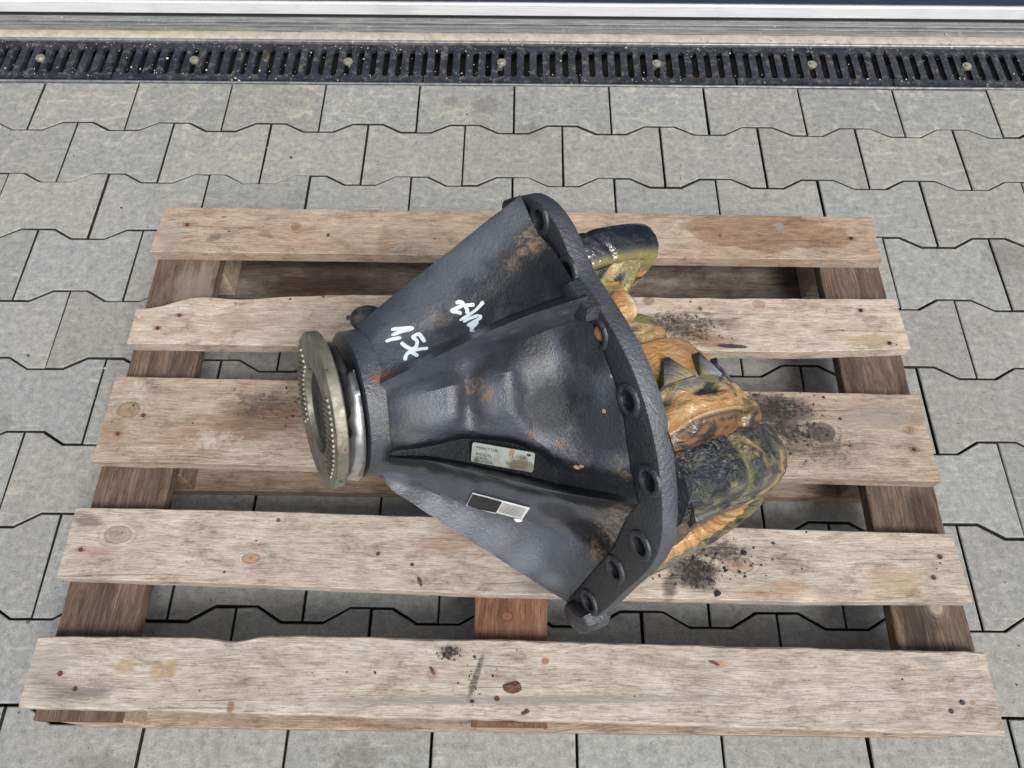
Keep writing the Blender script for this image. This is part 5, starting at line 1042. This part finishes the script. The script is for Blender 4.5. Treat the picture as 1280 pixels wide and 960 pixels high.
for v in (('(', .10), (')', .15)): text_mesh(v[0], .004, lambda a, b, x=v[1]: PL(LX*x+a, -LY*.16-b, .0009), bm)
o = obj('plate_lettering', bm, M_INK, plate); tag(o, kind='stuff')
bm = bmesh.new(); add_loft(bm, [[PL(LX*.41+.0022*math.cos(a*math.pi/6), -LY*.34+.0012*math.sin(a*math.pi/6), z) for a in range(12)] for z in (.0004, .0010)]); obj('rivet_hole', bm, M_INK, plate)

def stick(u_, v_, off=.0):
    """point on the sticker: u along, v down"""
    n, m = len(STICKER[0])-1, len(STICKER)-1
    x, y = min(max(u_, 0), 1)*n, min(max(v_, 0), 1)*m; i, j = min(int(x), n-1), min(int(y), m-1); a, b = x-i, y-j
    P = [[Vector(STICKER[j+q][i+p]) for p in (0, 1)] for q in (0, 1)]
    r = (P[0][0]*(1-a)+P[0][1]*a)*(1-b)+(P[1][0]*(1-a)+P[1][1]*a)*b
    return W(*r)+nz*off*.6+Vector((-.1, -.75, .65))*off
M_WHITE = mat_plain('sticker_white', (0.82, 0.83, 0.84), 0.5, 0, 0.12, 60, 0.0)
M_BLK = mat_plain('sticker_black', (0.010, 0.010, 0.011), 0.35, 0, 0.1, 60, 0.0)
def patch(bm, u0, u1, v0, v1, off, n=None, m=None, curl=0):
    n = n or max(1, int((u1-u0)*24)); m = m or max(1, int((v1-v0)*8)); g = []
    for j in range(m+1): g.append([bm.verts.new(stick(u0+(u1-u0)*i/n, v0+(v1-v0)*j/m, off+curl*(j/m)**2*(.4+.6*math.sin(i/n*3.1)))) for i in range(n+1)])
    for j in range(m):
        for i in range(n): bm.faces.new((g[j][i], g[j][i+1], g[j+1][i+1], g[j+1][i]))
bm = bmesh.new(); patch(bm, 0, 1, 0, 1, .0010, 24, 8, .0016); sticker = obj('sticker', bm, M_WHITE, diff, smooth=True); tag(sticker, label='half black half white printed sticker with a curling lower edge')
bm = bmesh.new(); patch(bm, .018, .53, 0.07, .92, .0022, 14, 8, .0016); obj('sticker_print', bm, M_BLK, sticker, smooth=True)
bm = bmesh.new()
for i in range(8): patch(bm, .555, .965, .10+i*.098, 0.10+i*.098+.022, .0023, 10, 1, .0003)
patch(bm, .54, .98, .92, .965, .0036, 10, 1, 0)
o = obj('print_lines', bm, M_BLK, sticker); tag(o, kind='stuff')
M_FAINT = mat_plain('sticker_grey_print', (0.055, 0.055, 0.057), 0.5, 0, 0.1, 60, 0.0)
bm = bmesh.new()
for i in range(6):
    x = .16
    while x < .48:
        w = rs.uniform(.015, .05); patch(bm, x, min(.49, x+w), .22+i*.10, 0.22+i*.10+.03, .0028, 2, 1, 0); x += w+.012
o = obj('small_print', bm, M_FAINT, sticker); tag(o, kind='stuff')
bm = bmesh.new(); patch(bm, .86, 1.0, .93, 1.0, .0030, 4, 2, .004); obj('curled_corner', bm, M_WHITE, sticker)
# the plug of grease in the third bolt hole
bm = bmesh.new(); bmesh.ops.create_icosphere(bm, subdivisions=3, radius=.0088)
for v in bm.verts:
    c = v.co.copy(); v.co = W(HOLES[2][0]+c.x*1.02, HOLES[2][1]+c.y*.95, -.002+c.z*.55+.0006*noise.noise(c*400))
kk = NM('dried_grease_plug'); gp = kk.n.new('ShaderNodeNewGeometry').outputs['Position']; nn = kk.noise(gp, 300, 4, .6, 2)
M_PLUG = kk.out(kk.mix(kk.step(nn, .4, .65), (.42, .22, .10), (.30, .145, .06)), .45, 0, kk.bump(nn, .5, .001)); obj('hole_plug', bm, M_PLUG, flange, smooth=True)
# dark bracket end showing past the upper edge near the nose
bm = bmesh.new(); bmesh.ops.create_icosphere(bm, subdivisions=3, radius=1.0)
c0 = PW(.088, R(-62), .072)
for v in bm.verts: v.co = c0+PA*(v.co.x*.020)+PU*(v.co.y*.012)+PV*(v.co.z*.016)
obj('lifting_boss', bm, M_SEAL, diff, smooth=True)

# ------------------------------------------------------------ loose bits
def chip(name, x, y, z, lx, ly, lz, rz, mat, label, cat, seed, group=None):
    bm = bmesh.new(); rr = random.Random(seed); n = 11; ring = []
    for i in range(n):
        a = 2*math.pi*i/n; f = rr.uniform(.62, 1.08); ring.append((lx*f*math.cos(a), ly*f*math.sin(a), rr.uniform(0, .5)*lz))
    top = [bm.verts.new((a*.86, b*.86, c+lz*rr.uniform(.5, .9))) for a, b, c in ring]; lo = [bm.verts.new((a, b, c*.3)) for a, b, c in ring]
    ce = bm.verts.new((lx*.1, -ly*.1, lz*1.25)); 
    for i in range(n):
        bm.faces.new((lo[i], lo[(i+1) % n], top[(i+1) % n], top[i])); bm.faces.new((top[i], top[(i+1) % n], ce))
    bm.faces.new(lo[::-1])
    o = obj(name, bm, mat); o.location = (x, y, z); o.rotation_euler = (0, 0, rz); tag(o, label, cat, group); return o
kk = NM('bark_brown'); gp = kk.tc.outputs['Object']; nn = kk.noise(kk.mapping(gp, scale=(1, 3, 1)), 160, 5, .7)
M_BARK = kk.out(kk.mix(kk.step(nn, .35, .65), (.17, .085, .05), (.06, .030, .020)), .85, 0, kk.bump(nn, .7, .002))
ZT = .1440
M_DIRT_ = mat_plain('dirt_clod', (.03, .026, .023), .95, 0, .5, 300, .6)
chip('bark_chip', 0.0123, -1.2303, ZT-.0008, 0.013, 0.0085, 0.004, 0.1, M_BARK, 'large brown bark chip lying on the middle of the front deck board', 'bark chip', 3)
chip('bark_chip', -0.1129, -1.1008, ZT-.0008, 0.0035, 0.0075, 0.003, 0.3, M_BARK, 'narrow brown bark flake near the front edge of the fourth deck board', 'bark chip', 4)
chip('bark_chip', 0.0274, -1.2596, ZT-.0008, 0.006, 0.003, 0.003, 0.5, M_BARK, 'small brown bark crumb just below the large bark chip', 'bark chip', 5)
chip('bark_chip', -0.0904, -1.2118, ZT-.0008, 0.0022, 0.008, 0.002, 0.5, M_BARK, 'thin brown splinter left of the black smear on the front deck board', 'splinter', 6)
chip('twig', 0.0030, -1.2699, ZT-.0008, 0.022, 0.0016, 0.002, -0.02, M_BARK, 'thin dark twig lying along the front edge of the pallet', 'twig', 7)
chip('splinter', 0.2652, -1.1988, ZT-.0008, 0.01, 0.0028, 0.002, -0.3, M_BARK, 'small orange wood splinter at the right of the front deck board', 'splinter', 8)
chip('dirt_clod', 0.3202, -1.0569, ZT-.0008, 0.0042, 0.0038, 0.004, 0.2, M_DIRT_, 'round black dirt clod right of the gears above a knot', 'dirt clod', 9)
chip('dirt_clod', 0.2787, -1.1118, ZT-.0008, 0.0055, 0.004, 0.004, 0.4, M_DIRT_, 'black dirt clod at the front edge of the fourth deck board', 'dirt clod', 10)
chip('dirt_clod', -0.0139, -1.2175, ZT-.0008, 0.0018, 0.0018, 0.002, 0.4, M_DIRT_, 'tiny black dirt clod above the large bark chip', 'dirt clod', 11)
CLUSTERS = [(0.388, -0.842, 0.035, 0.022, 150, 0.0034), (0.411, -0.885, 0.035, 0.018, 70, 0.003), (0.361, -0.827, 0.02, 0.02, 80, 0.004), (0.251, -1.084, 0.028, 0.022, 150, 0.004), (0.292, -1.067, 0.03, 0.02, 50, 0.003), (-0.071, -1.189, 0.012, 0.007, 60, 0.004), (-0.038, -1.221, 0.006, 0.02, 40, 0.003), (-0.355, -0.842, 0.035, 0.018, 30, 0.0025), (0.266, -0.696, 0.05, 0.02, 60, 0.003), (0.342, -0.735, 0.012, 0.002, 25, 0.004), (-0.302, -0.835, 0.012, 0.02, 40, 0.003)]

# crumbs of dirt: real grains lying on the boards
kk = NM('dirt_grain'); gp = kk.n.new('ShaderNodeNewGeometry').outputs['Position']; nn = kk.noise(gp, 200, 3, .6)
M_DIRT = kk.out(kk.mix(nn, (.022, .019, .017), (.075, .060, .048)), .95, 0)
bm = bmesh.new(); rd_ = random.Random(21)
def grain(x, y, z, s):
    m = Matrix.Translation((x, y, z+s*.3)) @ Matrix.Rotation(rd_.uniform(0, 6.3), 4, 'Z') @ Matrix.Rotation(rd_.uniform(0, 6.3), 4, 'X') @ Matrix.Diagonal((s*rd_.uniform(.7, 1.3), s*rd_.uniform(.6, 1.1), s*rd_.uniform(.4, .8), 1))
    bmesh.ops.create_icosphere(bm, subdivisions=1, radius=1.0, matrix=m)
def on_board(x, y):
    for yb, yf in ((-.478, -.566), (-.650, -.738), (-.812, -.938), (-1.022, -1.106), (-1.182, -1.264)):
        if yf+.002 < y < yb-.002 and -.58 < x < .60: return True
    return False
for cx, cy, sx, sy, n, smax in CLUSTERS:
    for _ in range(n):
        x, y = rd_.gauss(cx, sx), rd_.gauss(cy, sy)
        if on_board(x, y): grain(x, y, ZT-.0008, min(.0006+rd_.expovariate(1/.0008), smax))
for _ in range(240):
    x, y = rd_.uniform(-.58, .6), rd_.uniform(-1.265, -.478)
    if on_board(x, y): grain(x, y, ZT-.0008, min(.0005+rd_.expovariate(1/.0006), .003))
o = obj('dirt_crumbs', bm, M_DIRT, smooth=False); tag(o, 'black crumbs of dirt scattered on the pallet boards beside the greasy gears', 'dirt', None, 'stuff')
bm = bmesh.new()
for _ in range(420):
    x, y = rd_.uniform(-1.2, 1.2), rd_.uniform(-1.36, -.02)
    if not (-.6 < x < .62 and on_board(x, y)): grain(x, y, .0005, min(.0006+rd_.expovariate(1/.0007), .0035))
kk = NM('grit'); oi = kk.n.new('ShaderNodeNewGeometry'); rv = oi.outputs['Random Per Island']
M_GRIT = kk.out(kk.ramp(rv, [(0, (.05, .045, .04)), (.45, (.09, .08, .07)), (.5, (.36, .34, .30)), (1, (.5, .47, .42))], 'CONSTANT'), .9, 0)
o = obj('grit', bm, M_GRIT); tag(o, 'fine grit and small crumbs lying on the grey paving', 'grit', None, 'stuff')
# specks of sand and gravel along the drain edges
bm = bmesh.new()
for _ in range(900):
    x = rd_.uniform(-1.25, 1.25); y = rd_.choice((rd_.gauss(.124, .006), rd_.gauss(.10, .012), rd_.gauss(.012, .012), rd_.uniform(.0, .19)))
    s = min(.0006+rd_.expovariate(1/.0006), .003); grain(x, y, .0012 if y < .11 else .0028, s)
kk = NM('sand_specks'); rv = kk.n.new('ShaderNodeNewGeometry').outputs['Random Per Island']
M_SPECK = kk.out(kk.ramp(rv, [(0, (.20, .18, .15)), (.4, (.40, .36, .30)), (1, (.55, .51, .44))]), .9, 0)
o = obj('sand_grains', bm, M_SPECK); tag(o, 'pale sand grains and specks strewn along the drain grates', 'sand', None, 'stuff')
